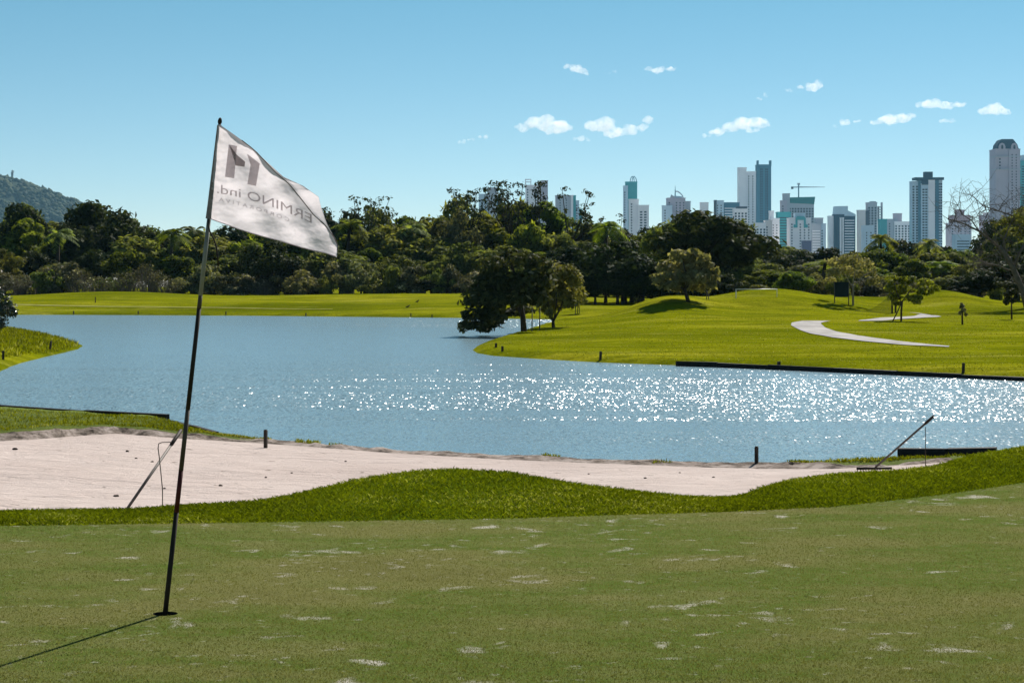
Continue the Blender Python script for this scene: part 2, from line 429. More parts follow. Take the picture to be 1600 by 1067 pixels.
for k in range(K):
    a = 2*PI*k/K
    cup.v += [(HX+HR*math.cos(a), HY+HR*math.sin(a), -.001), (HX+HR*math.cos(a), HY+HR*math.sin(a), -.12)]
for k in range(K):
    j = (k+1) % K; cup.f.append((2*k, 2*j, 2*j+1, 2*k+1))
cup.f.append(tuple(2*k+1 for k in range(K)))
o = cup.build('hole_cup', simple('dark_cup_liner', (.02,.017,.013), .9), None); set_props(o, 'dark round hole cup sunk in the turf at the flagstick foot', 'golf hole')  # liner is near-black all over

# raised fringe of longer grass between green and bunker
cz_n = lambda Y: .02*fbm(Xn*1.3, Y*1.3, 3)
rows = [(E_[0], E_[1]-.01)]
for i in range(1, 9):
    t = i/8; s = t*t*(3-2*t)
    Y = E_[0]+(C_[0]-E_[0])*t; z = E_[1]+(C_[1]-E_[1])*s + .02*min(1, 3*t) + .014*fbm(Xn*1.3, Y*1.3, 3)*(1-abs(2*t-1)*.5)
    rows.append((Y, z))
rows.append((C_[0]+.2, C_[1]-.03))
rows.append((C_[0]+.55, C_[1]-.28)); rows.append((C_[0]+.9, C_[1]-.65)); rows.append((S0_[0]+.05, S0_[1]-.03))
FR = rows
V, Q = strip(rows)
fringe = link('fringe_lawn', np_mesh('fringe_lawn', V, Q, smooth=True), M['rough']); set_props(fringe, kind='structure')

# sand floor
rows = []
for i in range(0, 61):
    t = i/60
    Y = S0_[0]+(S1_[0]-S0_[0])*t
    s = 1-(1-t)**1.35
    z = S0_[1]+(S1_[1]-S0_[1])*s + .035*fbm(Xn*.45, Y*.8, 4)*min(1, 6*t*(1-t)+.1)
    rows.append((Y, z))
V, Q = strip(rows)
sand = link('sand_bunker', np_mesh('sand_bunker', V, Q, smooth=True), M['sand']); set_props(sand, kind='structure')
SAND = rows

# shore strip behind the sand: ragged lip, turf, drop into the water
rows = [(S1_[0]-.15, S1_[1]-.03), (S1_[0]+.0, S1_[1]+.0)]
dY = L_[0]-S1_[0]
var = [np.zeros_like(Xn), np.zeros_like(Xn)]
left = np.clip((-4.6 - Xn)/1.0, 0, 1)                        # the grassy part of the bank
rightg = np.clip((Xn - 4.6)/1.5, 0, 1)
for t in (.2, .4, .6, .8, 1.0):
    Y = S1_[0]+dY*t; s = t*t*(3-2*t)
    rows.append((Y, S1_[1]+(L_[1]-S1_[1])*s + .06*fbm(Xn*2.6, Y*2.6, 4)*(1-.5*t)))
    var.append(np.clip(left*(t > .75)*1.0 + rightg*(t > .5)*.9 + .2*t, 0, 1))
for t in (.1, .25, .45, .65, .85, 1.0):
    Y = L_[0]+(W_[0]-L_[0])*t
    rows.append((Y, L_[1]+(W_[1]-L_[1])*t + .02*fbm(Xn*2, Y*2, 3)))
    var.append(np.clip(left*1.0 + rightg*.95 + .18 - .1*t, 0, 1))
rows.append((W_[0]+.10, W_[1]-.25)); var.append(np.zeros_like(Xn))
rows.append((W_[0]+.5, np.full_like(Xn, -2.6))); var.append(np.zeros_like(Xn))
BANK = rows
V, Q = strip(rows)
bank = link('lake_shore', np_mesh('lake_shore', V, Q, np.concatenate(var), True), M['bank']); set_props(bank, kind='structure')

def strip_z(rows, X, Y):
    """height of a strip at X, Y"""
    ys = [float(np.interp(X, Xn, r[0])) for r in rows]; zs = [float(np.interp(X, Xn, r[1])) for r in rows]
    return float(np.interp(Y, ys, zs))

# ------------------------------------------------------------------ far land: fairway, peninsula with mounds, left spit
def wl_pt(px, py):
    Y = (CZ-WL)*F/(py-HORIZON); return (sx(px, Y), Y)
poly_far = [(-200,149),(-60,149)] + [wl_pt(*p) for p in ((100,492),(400,493.5),(730,497),(800,498),(862,499),(864,503),(838,510),(808,519.5),(782,527),(762,533),(745,541),(738,547),
            (746,552),(770,556),(850,561.5),(940,566.5),(1050,570.5),(1200,576.5),(1400,585.5),(1600,594.5),(1900,606))] + [(60,48),(200,48),(200,320),(-200,320)]
poly_spit = [wl_pt(*p) for p in ((-60,604),(0,580),(20,571),(40,565),(90,553),(120,546),(129,540))] + [wl_pt(100,533), wl_pt(60,525), wl_pt(0,519), (-70,110), (-70,50)]
def sdf(poly, X, Y):
    P = np.array(poly); d = np.full(X.shape, 1e9); inside = np.zeros(X.shape, bool)
    for i in range(len(P)):
        a = P[i]; b = P[(i+1) % len(P)]
        e = b-a; wx = X-a[0]; wy = Y-a[1]
        t = np.clip((wx*e[0]+wy*e[1])/(e@e), 0, 1)
        d = np.minimum(d, np.hypot(wx-e[0]*t, wy-e[1]*t))
        c = (a[1] > Y) != (b[1] > Y)
        with np.errstate(divide='ignore', invalid='ignore'):
            inside ^= c & (X < (b[0]-a[0])*(Y-a[1])/(b[1]-a[1]+1e-12)+a[0])
    return np.where(inside, d, -d)
mounds = [(17.3,128,1.45,3.4,5.5),(8.9,122,1.25,3.0,5.5),(23.5,136,.75,3.2,5),(29.6,133,1.05,2.1,4),(36,134,.5,4,5),(13,104,.18,5,5),(4.5,100,.12,3,6),
          (-34.6,169,.62,5.5,5),(-22,172,.12,6,5),(-10.5,170,.42,7.5,5),(-3,166,.2,5,5),(-45,172,.2,6,5)]
def elev(X, Y):
    e = np.interp(Y, [45,62,80,100,118,132,150,178,230], [-1.6,-1.58,-1.5,-1.38,-1.22,-1.08,-1.05,-.88,-.9])
    for mx, my, h, sx_, sy_ in mounds: e = e + h*np.exp(-((X-mx)/sx_)**2*.5-((Y-my)/sy_)**2*.5)
    return e + .035*fbm(X*.22, Y*.12, 4)
def bank_profile(d, e, bw=.7):
    low = WL + np.maximum(d*.35, -1.2)
    top = WL + .22*np.clip(d/bw, 0, 1)
    k = np.clip((d-bw*.6)/9.0, 0, 1); k = k*k*(3-2*k)
    return np.where(d < 0, low, top + (e-(WL+.22))*np.clip(k + .0, 0, 1))
gx = np.unique(np.concatenate([np.arange(-90, -46, 2.0), np.arange(-46, 46, .45), np.arange(46, 92, 2.0)])); gy = np.concatenate([np.arange(48, 110, .4), np.arange(110, 190, .55), np.arange(190, 300, 3.0)])
GX, GY = np.meshgrid(gx, gy)
D = sdf(poly_far, GX, GY); GZ = bank_profile(D, elev(GX, GY))
def grid_mesh(name, X, Y, Z, keep=None):
    r, c = X.shape; i, j = np.meshgrid(np.arange(r-1), np.arange(c-1), indexing='ij'); a = (i*c+j).ravel()
    Qd = np.stack([a, a+1, a+c+1, a+c], 1)
    if keep is not None:
        k = keep.ravel(); Qd = Qd[k[Qd].any(1)]
    return np_mesh(name, np.stack([X.ravel(), Y.ravel(), Z.ravel()], 1), Qd, smooth=True)
lawn = link('fairway_lawn', grid_mesh('fairway_lawn', GX, GY, GZ, D > -3), M['fairway']); set_props(lawn, kind='structure')
sgx = np.arange(-70, -15, .35); sgy = np.arange(50, 115, .35)
SX, SY = np.meshgrid(sgx, sgy); SD = sdf(poly_spit, SX, SY)
SZ = bank_profile(SD, -1.32 + .05*fbm(SX*.4, SY*.4, 3), .5)
SZ = np.where(SD > 0, WL + .5*np.clip(SD/2.2, 0, 1)**.7 + .04*fbm(SX*.8, SY*.8, 3)*np.clip(SD, 0, 1), SZ)
spit = link('spit_lawn', grid_mesh('spit_lawn', SX, SY, SZ, SD > -3), M['fairway']); set_props(spit, kind='structure')

def bil(gx, gy, Z, X, Y):
    i = min(max(int(np.searchsorted(gx, X))-1, 0), len(gx)-2); j = min(max(int(np.searchsorted(gy, Y))-1, 0), len(gy)-2)
    u = min(max((X-gx[i])/(gx[i+1]-gx[i]), 0), 1); v = min(max((Y-gy[j])/(gy[j+1]-gy[j]), 0), 1)
    return float((Z[j,i]*(1-u)+Z[j,i+1]*u)*(1-v) + (Z[j+1,i]*(1-u)+Z[j+1,i+1]*u)*v)
def H(X, Y): return bil(gx, gy, GZ, X, Y)
def HS(X, Y): return bil(sgx, sgy, SZ, X, Y)
def ground_at(px, py, h=H, y0=56.0, y1=175.0, zmin=WL):
    """the place on the far land seen at photo pixel px, py"""
    Y = y0
    while Y < y1:
        X = sx(px, Y); z = h(X, Y)
        if z > zmin+.02 and sz(py, Y) <= z: return X, Y, z
        Y += .15
    return sx(px, y1), y1, h(sx(px, y1), y1)

# the lake and the land far beyond
me = np_mesh('lake', [(-400,24,WL),(400,24,WL),(400,330,WL),(-400,330,WL)], [(0,1,2,3)])
lake = link('lake_water', me, M['water']); set_props(lake, kind='structure')
me = np_mesh('ground', [(-30000,-3000,-2.9),(30000,-3000,-2.9),(30000,40000,-2.9),(-30000,40000,-2.9)], [(0,1,2,3)])
set_props(link('ground', me, M['land']), kind='structure')

# cart paths: ribbons laid on the lawn
PATHS = []
def ribbon(name, pairs, lift=.03, mat='concrete'):
    P = [(np.array(ground_at(*a)), np.array(ground_at(*b))) for a, b in pairs]
    rowsP = []
    for (a0, b0), (a1, b1) in zip(P[:-1], P[1:]):
        for s in np.arange(0, 1, .125): rowsP.append((a0+(a1-a0)*s, b0+(b1-b0)*s))
    rowsP.append(P[-1])
    V = []; N = 10
    for a, b in rowsP:
        for k in range(N+1):
            p = a+(b-a)*k/N; V.append((p[0], p[1], H(p[0], p[1])+lift))
    Qd = [(i*(N+1)+k, i*(N+1)+k+1, (i+1)*(N+1)+k+1, (i+1)*(N+1)+k) for i in range(len(rowsP)-1) for k in range(N)]
    PATHS.append([tuple(a[:2]) for a, b in rowsP]+[tuple(b[:2]) for a, b in rowsP[::-1]])
    o = link(name, np_mesh(name, V, Qd, smooth=True), M[mat]); set_props(o, kind='structure'); return o
ribbon('cart_path', [((1482,543),(1484,541.6)),((1420,540),(1402,533.5)),((1350,534),(1340,525)),((1300,528),(1308,519)),((1265,521.5),(1289,512.5)),((1246,514.5),(1283,507)),((1236,509),(1283,505)),((1237,505),(1290,503.3)),((1254,502),(1298,502))])
ribbon('cart_path', [((1341,502.2),(1343,501)),((1379,501.7),(1375,497)),((1406,499),(1400,496.2)),((1442,497),(1428,494.6)),((1471,495.4),(1441,490.5)),((1466,494),(1420,488.3))])
ribbon('grass_path', [((-120,476),(-120,475)),((20,477),(20,475.5)),((60,478.5),(60,476.6)),((130,479.5),(130,477.8)),((300,481.5),(300,480)),((400,482.8),(400,481.6)),((520,484),(520,483.3))], .03, 'worn')

# ------------------------------------------------------------------ timber edging, stakes
def board(name, pts, label, h=.3, th=.07, step=2.4):
    """edging: a run of butted planks, each a part of its own"""
    P = [np.array(p, float) for p in pts]; root = empty(name, tuple(P[0]))
    for a, b in zip(P[:-1], P[1:]):
        n_ = max(1, int(round(np.linalg.norm(b-a)/step)))
        for q in range(n_):
            p0 = a+(b-a)*q/n_-P[0]; p1 = a+(b-a)*(q+1)/n_-P[0]; d = (p1-p0)[:2]; L_n = np.linalg.norm(d); d = d/L_n; nrm = np.array((-d[1], d[0]))*th/2
            p0 = p0+np.array((*d, 0))*.012; dz = random.uniform(-.02,.012); off = nrm*random.uniform(-.25,.25)
            mb = MB()
            for p in (p0, p1):
                for s_ in (-1, 1):
                    for zz in (p[2]-h, p[2]+dz+random.uniform(-.008,.008)): mb.v.append((p[0]+nrm[0]*s_+off[0], p[1]+nrm[1]*s_+off[1], zz))
            mb.f += [(0,4,5,1),(2,3,7,6),(1,5,7,3),(0,2,6,4),(0,1,3,2),(4,6,7,5)]
            mb.build('plank', M['timber'], root)
    set_props(root, label, 'edging', 'timber edging along the lake'); return root
def wline(pts): return [W(*p) for p in pts]
board('timber_edging', wline([(-200,626,41.6),(0,631,41.15),(132,639.5,40.15),(262,647,38.75)]), 'long dark plank edging along the grassy bank behind the bunker', .55, .09)
board('timber_edging', wline([(225,651,38.3),(275,657.5,37.2),(300,663.5,36.35),(338,674,35.5)]), 'short slanting dark plank where bank and bunker sand meet', .5, .10)
mb = MB(); o = board('timber_edging', wline([(1403,700,34.6),(1480,700.5,34.2),(1557,699.5,33.9)]), 'straight dark plank edging beside the leaning rake with its wire hook', .35, .16)
pts = []
for px, py in ((1056,571.5),(1120,573.5),(1200,576.8),(1300,581.3),(1400,586),(1500,590.5),(1600,595),(1750,601)):
    x, y = wl_pt(px, py); pts.append((x, y-.10, WL+.155+.02*math.sin(px)))
board('timber_edging', pts, 'very long dark plank edging along the mounded lawn below the cart path', .5, .10)

def stake(px, py, hpx, label, h=H, w=.05, lean=0, ground=None):
    X, Y, z = ground or ground_at(px, py, h)
    hh = hpx*Y/F
    mb = MB(); mb.box(-w, w, -w, w, -.15, hh*.93)
    b = len(mb.v); mb.v += [(-w*.7,-w*.7,hh), (w*.7,-w*.7,hh), (w*.7,w*.7,hh), (-w*.7,w*.7,hh)]
    mb.f += [(b,b+1,b+2,b+3)] + [(b-4+i, b-4+(i+1) % 4, b+(i+1) % 4, b+i) for i in range(4)]
    o = mb.build('marker_stake', M['stake']); o.location = (X, Y, z); o.rotation_euler = (0, lean, random.uniform(-.4,.4))
    set_props(o, label, 'stake', 'marker stakes round the lake'); return o
stake(938,563,13,'dark stake at the shore between the tip and the long plank', w=.045, lean=.05)
stake(785,549,8,'short dark stake close to the tip of the mounded lawn', w=.04)
stake(775,543,7,'short dark stake close to the tip of the mounded lawn', w=.04)
stake(1217,573,8,'short dark stake just above the long plank edging', w=.045)
stake(1505,584,15,'dark stake above the long plank, past the end of the path', w=.045, lean=.04)
stake(91,528,9,'upright stake on the grassy spit beside the bush', HS, .06)
stake(78,546,13,'slanting stake on the grassy spit beside the bush', HS, .035, .15)
stake(5,562,14,'thin stake on the near slope of the grassy spit', HS, .04)
for px, py in ((149,473),(115,491),(216,491.5),(353,492),(478,495),(642,495),(675,496)):
    stake(px, py, 5 if px != 149 else 9, 'small dark stake on the fairway across the lake', w=.035)
for px, pyb, hpx, Y, lab, w in ((415,692,21,33.5,'stubby square post in the sandy shore',.028),(1182,727,30,31.8,'tall square post at the shore beyond the sand tongue',.027)):
    X = sx(px, Y); z = sz(pyb, Y); stake(0,0,hpx,lab,ground=(X,Y,z),w=w)

# ------------------------------------------------------------------ flagstick, flag with print
YP = 8.27
def pole_pt(py, off=0.0): # points along the leaning stick by photo row
    t = (958-py)/(958-186.0); return np.array((sx(258+off, YP)+t*(sx(344, YP)-sx(258, YP)), YP+.0*t, t*sz(186, YP)))
stick = empty('flagstick', (0,0,0))
set_props(stick, 'leaning dark golf flagstick standing in the hole on the green', 'flagstick')
def seg(name, pa, pb, mat, r0, r1):
    MB().tube([pole_pt(pa), pole_pt(pb)], [r0, r1], 14).build(name, mat, stick, True)
M['pole_black'] = simple('black_pole', (.036,.027,.021), .65, .15, .4, 6)
M['pole_red'] = simple('faded_red_pole', (.085,.016,.014), .6, .2, .4, 8)
M['pole_brown'] = simple('worn_brown_pole', (.085,.062,.046), .6, .2, .4, 8)
M['pole_grey'] = simple('worn_grey_pole', (.26,.245,.215), .5, .4, .25, 8)
seg('pole_section', 1000, 800, M['pole_black'], .0112, .0105); seg('pole_section', 800, 735, M['pole_red'], .0105, .0102)
seg('pole_section', 735, 640, M['pole_brown'], .0101, .0098); seg('pole_section', 640, 482, M['pole_black'], .0098, .0093)
seg('pole_section', 482, 462, M['pole_brown'], .0094, .0092); seg('pole_section', 462, 338, M['pole_grey'], .0093, .0090)
seg('pole_section', 338, 192, M['pole_black'], .0078, .0066)
MB().tube([pole_pt(193), pole_pt(190), pole_pt(186), pole_pt(184)], [.008,.0095,.007,.002], 10).build('finial', M['pole_black'], stick, True)

def flag_depth(px, py):
    u = np.clip((px-330)/195.0, -.1, 1.1); v = (py-300)/100.0
    return YP - .012 - .05*u + .16*u*u + .020*np.sin(u*7.5+v*2.2)*np.clip(u*3, 0, 1) + .008*np.sin(u*19-v*5)*np.clip(u*2, 0, 1) + .005*np.sin(v*13+u*6)*np.clip(u*4,0,1) + .0030*fbm(np.asarray(px)*.045+np.asarray(py)*.05, np.asarray(py)*.06-np.asarray(px)*.025, 4) + .0035*np.abs(np.sin((np.asarray(px)*.55+np.asarray(py))*.085+1.4*vnoise(np.asarray(px)*.02, np.asarray(py)*.03)))*np.clip((v+.05)*2, 0, 1)
top_px = np.array([(341.5,194),(352,201),(372,215),(398,235),(432,271),(452,288),(472,313),(490,336),(508,352),(522,371),(528,384),(526.5,399)], float)
bot_px = np.array([(325,341),(335,345),(352,351),(377,360),(410,370),(432,375.5),(452,381.5),(470,387),(490,392),(508,396),(519,399.5),(526,402)], float)
hood = np.array([(0,0),(0,0),(2,3),(6,6),(12,6),(22,2),(26,-6),(12,-12),(3,-3),(0,0),(0,0),(0,0)], float)  # how far the turned-over upper edge shows past the fold
def resample(P, n):
    d = np.r_[0, np.cumsum(np.hypot(*np.diff(P, axis=0).T))]; t = np.linspace(0, d[-1], n)
    return np.stack([np.interp(t, d, P[:,0]), np.interp(t, d, P[:,1])], 1)
tt = np.linspace(0, 1, 12); uu = np.linspace(0, 1, 150)
def along(P): return np.stack([np.interp(uu, tt, P[:,0]), np.interp(uu, tt, P[:,1])], 1)
TP, BP, HP = along(top_px), along(bot_px), along(hood)
NV = 80; FV = []; nu = len(uu)
for j in range(NV+1):
    t = j/NV; P = BP+(TP-BP)*t
    Y = flag_depth(P[:,0], P[:,1])
    FV.append(np.stack([sx(P[:,0], Y), Y, sz(P[:,1], Y)], 1))
for j in range(1, 11):                        # cloth turned over behind the fold: out past it, then hanging back down
    t = j/10; Y = flag_depth(TP[:,0], TP[:,1]) + .005 + .011*math.sin(t*PI*.5)*np.clip(np.sin(uu*PI), 0, 1)
    k = math.sin(t*PI*.56)
    P = TP + HP*k + np.stack([0*uu, 3*np.clip(t-.6, 0, 1)*np.sin(uu*PI)], 1)
    FV.append(np.stack([sx(P[:,0], Y), Y, sz(P[:,1], Y)], 1))
FV = np.array(FV); r = len(FV)
i, j = np.meshgrid(np.arange(r-1), np.arange(nu-1), indexing='ij'); a = (i*nu+j).ravel()
def cloth_mat(name, color, trans=.5):
    m, nt, out = mat_new(name); t = NT(nt)
    v = t.coord('Object'); n1 = t.noise(v, 9, 5, .6); wv = t.noise(v, 700, 2, .5)
    stain = t.noise(t.coord('Object', (1,1,2.4), (0, R(-22), 0)), 16, 6, .72, .8)
    c = t.ramp(n1, [(.3, tuple(x*.93 for x in color)), (.7, color)])
    c = t.mix(t.ramp(stain, [(.50, (0,0,0)), (.70, (.45,.45,.45))]), c, tuple(x*.70 for x in color))
    b = t.bsdf(c, .9, .1, t.bump(t.math('ADD', n1, t.math('MULTIPLY', wv, .1)), .5, .015))
    tr = t.n('ShaderNodeBsdfTranslucent'); t.l(c, tr.inputs[0])
    mx = t.n('ShaderNodeMixShader'); mx.inputs[0].default_value = trans
    t.l(b, mx.inputs[1]); t.l(tr.outputs[0], mx.inputs[2]); t.l(mx.outputs[0], out.inputs[0]); return m
M['cloth'] = cloth_mat('white_flag_cloth', (.80,.735,.765), .58)
M['print'] = cloth_mat('grey_flag_print', (.61,.545,.56), .58); M['print_dark'] = cloth_mat('dark_flag_print', (.36,.31,.315), .6); M['print_pale'] = cloth_mat('pale_flag_print', (.67,.62,.64), .6)
M['fold_shade'] = simple('flag_fold_shadow', (.16,.13,.125), .8)
flag = link('golf_flag', np_mesh('golf_flag', FV.reshape(-1,3), np.stack([a, a+1, a+nu+1, a+nu], 1), smooth=True), M['cloth'])
set_props(flag, 'white worn golf flag blowing sideways with grey lettering seen reversed', 'flag')
def on_flag(px, py, lift=.0022):
    px = np.asarray(px, float); py = np.asarray(py, float); Y = flag_depth(px, py) - lift
    return np.stack([sx(px, Y), Y, sz(py, Y)], -1)
# sleeve round the stick, hem, drawn fold shadow, hanging cord
mbs = MB(); mbs.tube([pole_pt(342), pole_pt(320), pole_pt(270), pole_pt(196)], [.0150,.0135,.0120,.0100], 12, False)
mbs.build('sleeve', simple('flag_sleeve', (.27,.22,.215), .9, .1, .3, 30), flag, True)
MB().tube([tuple(p) for p in on_flag(BP[3:,0], BP[3:,1]-.6, .001)][::4], .0022, 6).build('hem', M['cloth'], flag, True)
MB().tube([tuple(p) for p in on_flag(TP[30:143,0], TP[30:143,1], .002)][::4], .0021, 6).build('fold_shadow_line', M['fold_shade'], flag, True)  # dark tube drawn along the fold as its shadow line
cp = [(326.5,342),(325,352),(328,362),(334,373),(338,386),(340,400),(341,417)]
MB().tube([W(x, y, YP-.02) for x, y in cp], .0034, 6).build('cord', M['pole_black'], flag, True)
def poly_on_flag(name, pts, mat):
    """flat print: a polygon cut into small pieces so that it follows the cloth"""
    P = np.array(pts, float)
    import bmesh
    bm = bmesh.new(); f = bm.faces.new([bm.verts.new((p[0], p[1], 0)) for p in P])
    bmesh.ops.triangulate(bm, faces=[f]); 
    for _ in range(3): bmesh.ops.subdivide_edges(bm, edges=[e for e in bm.edges if e.calc_length() > 6], cuts=1, use_grid_fill=True)
    bmesh.ops.triangulate(bm, faces=bm.faces[:])
    for v in bm.verts: v.co = on_flag(v.co.x, v.co.y)
    me = bpy.data.meshes.new(name); bm.to_mesh(me); bm.free(); link(name, me, mat, flag)
poly_on_flag('logo', [(357.5,226),(370.5,228.5),(369,242),(366,279),(351.5,276.5)], M['print'])
poly_on_flag('logo', [(358,226),(370,242),(383,253),(382,261),(368,259),(366.5,252)], M['print_dark'])
poly_on_flag('logo', [(386,240.5),(406,256),(400,291),(386.5,288),(391.5,258)], M['print'])
def text_on_flag(name, body, xa, xb, center, height, mat, spacing=1.0, weight=0.0):
    cu = bpy.data.curves.new(name, 'FONT'); cu.body = body; cu.size = 1; cu.space_character = spacing; cu.offset = weight; cu.resolution_u = 3
    to = bpy.data.objects.new(name, cu); col.objects.link(to)
    dg = bpy.context.evaluated_depsgraph_get(); me = bpy.data.meshes.new_from_object(to.evaluated_get(dg))
    bpy.data.objects.remove(to); 
    import bmesh
    bm = bmesh.new(); bm.from_mesh(me)
    bmesh.ops.triangulate(bm, faces=bm.faces[:])
    xs = [v.co.x for v in bm.verts]; x0, x1 = min(xs), max(xs)
    for v in bm.verts:
        px = xb - (v.co.x-x0)/(x1-x0)*(xb-xa)           # reversed: the print is on the far side
        py = center(px) + height*.5 - v.co.y/.72*height
        v.co = on_flag(px, py)
    bmesh.ops.recalc_face_normals(bm, faces=bm.faces[:])
    bm.to_mesh(me); bm.free(); me.materials.clear(); o = link(name, me, mat, flag); o['kind'] = 'stuff'
text_on_flag('lettering', 'ERMINO ind.', 339, 487, lambda p: 295.5+.17*(p-345)+.0011*(p-345)**2, 14.5, M['print'], 1.0, 0.0)
text_on_flag('small_lettering', 'CORPORATIVA', 342, 452, lambda p: 312+.20*(p-345)+.0009*(p-345)**2, 6.0, M['print_pale'], 1.5)

# ------------------------------------------------------------------ bunker rakes on wire rests, clods
def rake(label, base, tip, head_dir, grip_from=.82):
    root = empty('bunker_rake', base); set_props(root, label, 'rake', 'bunker rakes')
    b = np.zeros(3); t = np.array(tip)-np.array(base)
    MB().tube([b+t*.02, t*grip_from], .0165, 8).build('handle', M['pole_greybrown'], root, True)
    MB().tube([t*grip_from, t*(grip_from+.02), t], [.0175,.023,.021], 8).build('grip', M['pole_black'], root, True)
    hd = np.array(head_dir)/np.linalg.norm(head_dir)
    bar = MB().tube([-hd*.28, hd*.28], .02, 8).build('head', M['pole_black'], root, True)
    for k in range(13):
        p = hd*(-.27+.045*k); MB().tube([p, p+np.array((0,-.02,-.08))], [.007,.004], 5).build('tooth', M['pole_black'], root)
    return root
M['pole_greybrown'] = simple('rake_handle', (.12,.10,.085), .6, .3, .3, 8)
rake('bunker rake propped behind the flagstick over a bent wire rest', (sx(188,20.6), 20.6, strip_z(SAND, sx(188,20.6), 20.6)+.07), W(283,672,21.6), (1,.5,0))
rb = 29.6; rake('bunker rake propped at the sand corner near the straight plank edging', (sx(1366,rb), rb, strip_z(SAND, sx(1366,rb), rb)+.06), W(1459,650,28.9), (1,.15,0), .85)
def wire_rest(pts, label, r=.006):
    o = MB().tube([W(*p) for p in pts], r, 6).build('wire_rest', M['pole_black'], None, True)
    set_props(o, label, 'wire rest', 'wire rake rests')
wire_rest([(254,808,20.9),(254,765,20.9),(252,745,20.9),(249,715,20.9),(247,700,20.9),(248,693,20.9),(253,691,20.95),(268,690.5,21.1)], 'hooked wire rest under the rake behind the flagstick', .0055)
wire_rest([(1446,736,29.2),(1446,690,29.1),(1446,667,29.05)], 'straight thin wire rest under the rake near the plank edging', .006)
M['clod'] = simple('dark_clod', (.05,.038,.03), .95, .1, .4, 20)
def clod(px, py, w):
    Y = 19.0
    while Y < 33:
        X = sx(px, Y); z = strip_z(SAND, X, Y)
        if sz(py, Y) <= z: break
        Y += .1
    rr = w*Y/F/2
    import bmesh
    bm = bmesh.new(); bmesh.ops.create_icosphere(bm, subdivisions=2, radius=1)
    for v in bm.verts:
        k = 1+.4*float(vnoise(v.co.x*1.7+px, v.co.y*1.7+v.co.z*1.3+py)); v.co = (v.co.x*rr*k, v.co.y*rr*k, v.co.z*rr*.55*k)
    me = bpy.data.meshes.new('clod'); bm.to_mesh(me); bm.free()
    o = link('earth_clod', me, M['clod']); o.location = (X, Y, z+rr*.2)
    set_props(o, 'small dark earth clod lying on the raked sand', 'clod', 'dark clods on the bunker sand')
for px, py, w in ((23,703,8),(182,776,9),(199,706,6),(238,722,5),(213,717,5),(345,760,7),(257,765,5),(415,747,5),(456,740,4),(1008,748,5),(1115,746,5),(1062,739,4),(920,741,4),(540,721,4),(1236,727,10)): clod(px, py, w)

# ------------------------------------------------------------------ grass blades (stuff)
def blades(name, X, Y, z, hmin, hmax, w, mat, lean=.5, parent=None):
    n = len(X); h = hmin+(hmax-hmin)*rng.random(n)**1.5
    a = rng.random(n)*2*PI; la = rng.random(n)*2*PI; ll = h*lean*rng.random(n)
    dx, dy = np.cos(a)*w/2, np.sin(a)*w/2
    V = np.empty((n,4,3))
    V[:,0] = np.stack([X-dx, Y-dy, z], 1); V[:,1] = np.stack([X+dx, Y+dy, z], 1)
    mx, my = np.cos(la)*ll, np.sin(la)*ll
    V[:,2] = np.stack([X+dx*.7+mx*.4, Y+dy*.7+my*.4, z+h*.62], 1)
    V[:,3] = np.stack([X+mx, Y+my, z+h*(1-.25*rng.random(n))], 1)
    Fq = np.arange(n*4).reshape(n,4)
    me = np_mesh(name, V.reshape(-1,3), Fq, np.clip(rng.random(n)*.72+.13+.24*fbm(X*1.1, Y*1.6, 4), 0, 1))
    o = link(name, me, mat, parent); set_props(o, kind='stuff'); return o
def strip_pts(rows, n, xr, r0, r1, wt=None):
    """random points on a strip between two of its rows"""
    YY = np.array([r[0] for r in rows]); ZZ = np.array([r[1] for r in rows])
    X = rng.uniform(xr[0], xr[1], n); t = r0+(r1-r0)*rng.random(n)
    ci = np.clip(np.searchsorted(Xn, X)-1, 0, len(Xn)-2); u = (X-Xn[ci])/(Xn[ci+1]-Xn[ci])
    ri = np.clip(t.astype(int), 0, len(rows)-2); v = t-ri
    f = lambda A: (A[ri,ci]*(1-u)+A[ri,ci+1]*u)*(1-v)+(A[ri+1,ci]*(1-u)+A[ri+1,ci+1]*u)*v
    return X, f(YY), f(ZZ)
X, Y, z = strip_pts(FR, 270000, (-6.5, 7.5), 0.0, 9.6)
o = blades('fringe_grass', X, Y, z-.004, .009, .030, .0042, M['blade_fringe'], 1.3)
# the mown turf itself: very short blades, thinner towards the edge of sight
n = 460000; Y = 6.3+7.6*rng.random(n)**1.45; X = (rng.random(n)*2-1)*(.285*Y+.35)
ye = np.interp(X, cE[:,0], cE[:,1]); k = (Y < ye-.02) & (np.hypot(X-HX, Y-HY) > HR+.004); X, Y = X[k], Y[k]
blades('turf_grass', X, Y, np.zeros_like(X)-.001, .003, .009, .0035, M['blade_short'], 1.3)
# tufts along the shore lip and the grassy bank
X, Y, z = strip_pts(BANK, 26000, (-16, -4.4), 5.6, 11.5); blades('bank_grass', X, Y, z-.01, .02, .075, .017, M['blade'], .8)
X, Y, z = strip_pts(BANK, 6000, (4.6, 9.5), 5.5, 11.5); blades('bank_grass', X, Y, z-.01, .02, .09, .018, M['blade'], .8)
X, Y, z = strip_pts(BANK, 9000, (-4.4, 3.5), 3.0, 9.0); k = fbm(X*1.6, Y*1.6, 3) > .75; blades('bank_grass', X[k], Y[k], z[k]-.01, .02, .09, .018, M['blade'], .8)
n = 80000; Y = 58+70*rng.random(n)**1.2; X = Y*rng.uniform(-.03, .30, n)
k = sdf(poly_far, X, Y) > .3
for P_ in PATHS[:2]: k &= sdf(P_, X, Y) < -.06
X, Y = X[k], Y[k]; z = np.array([H(a, b) for a, b in zip(X, Y)])
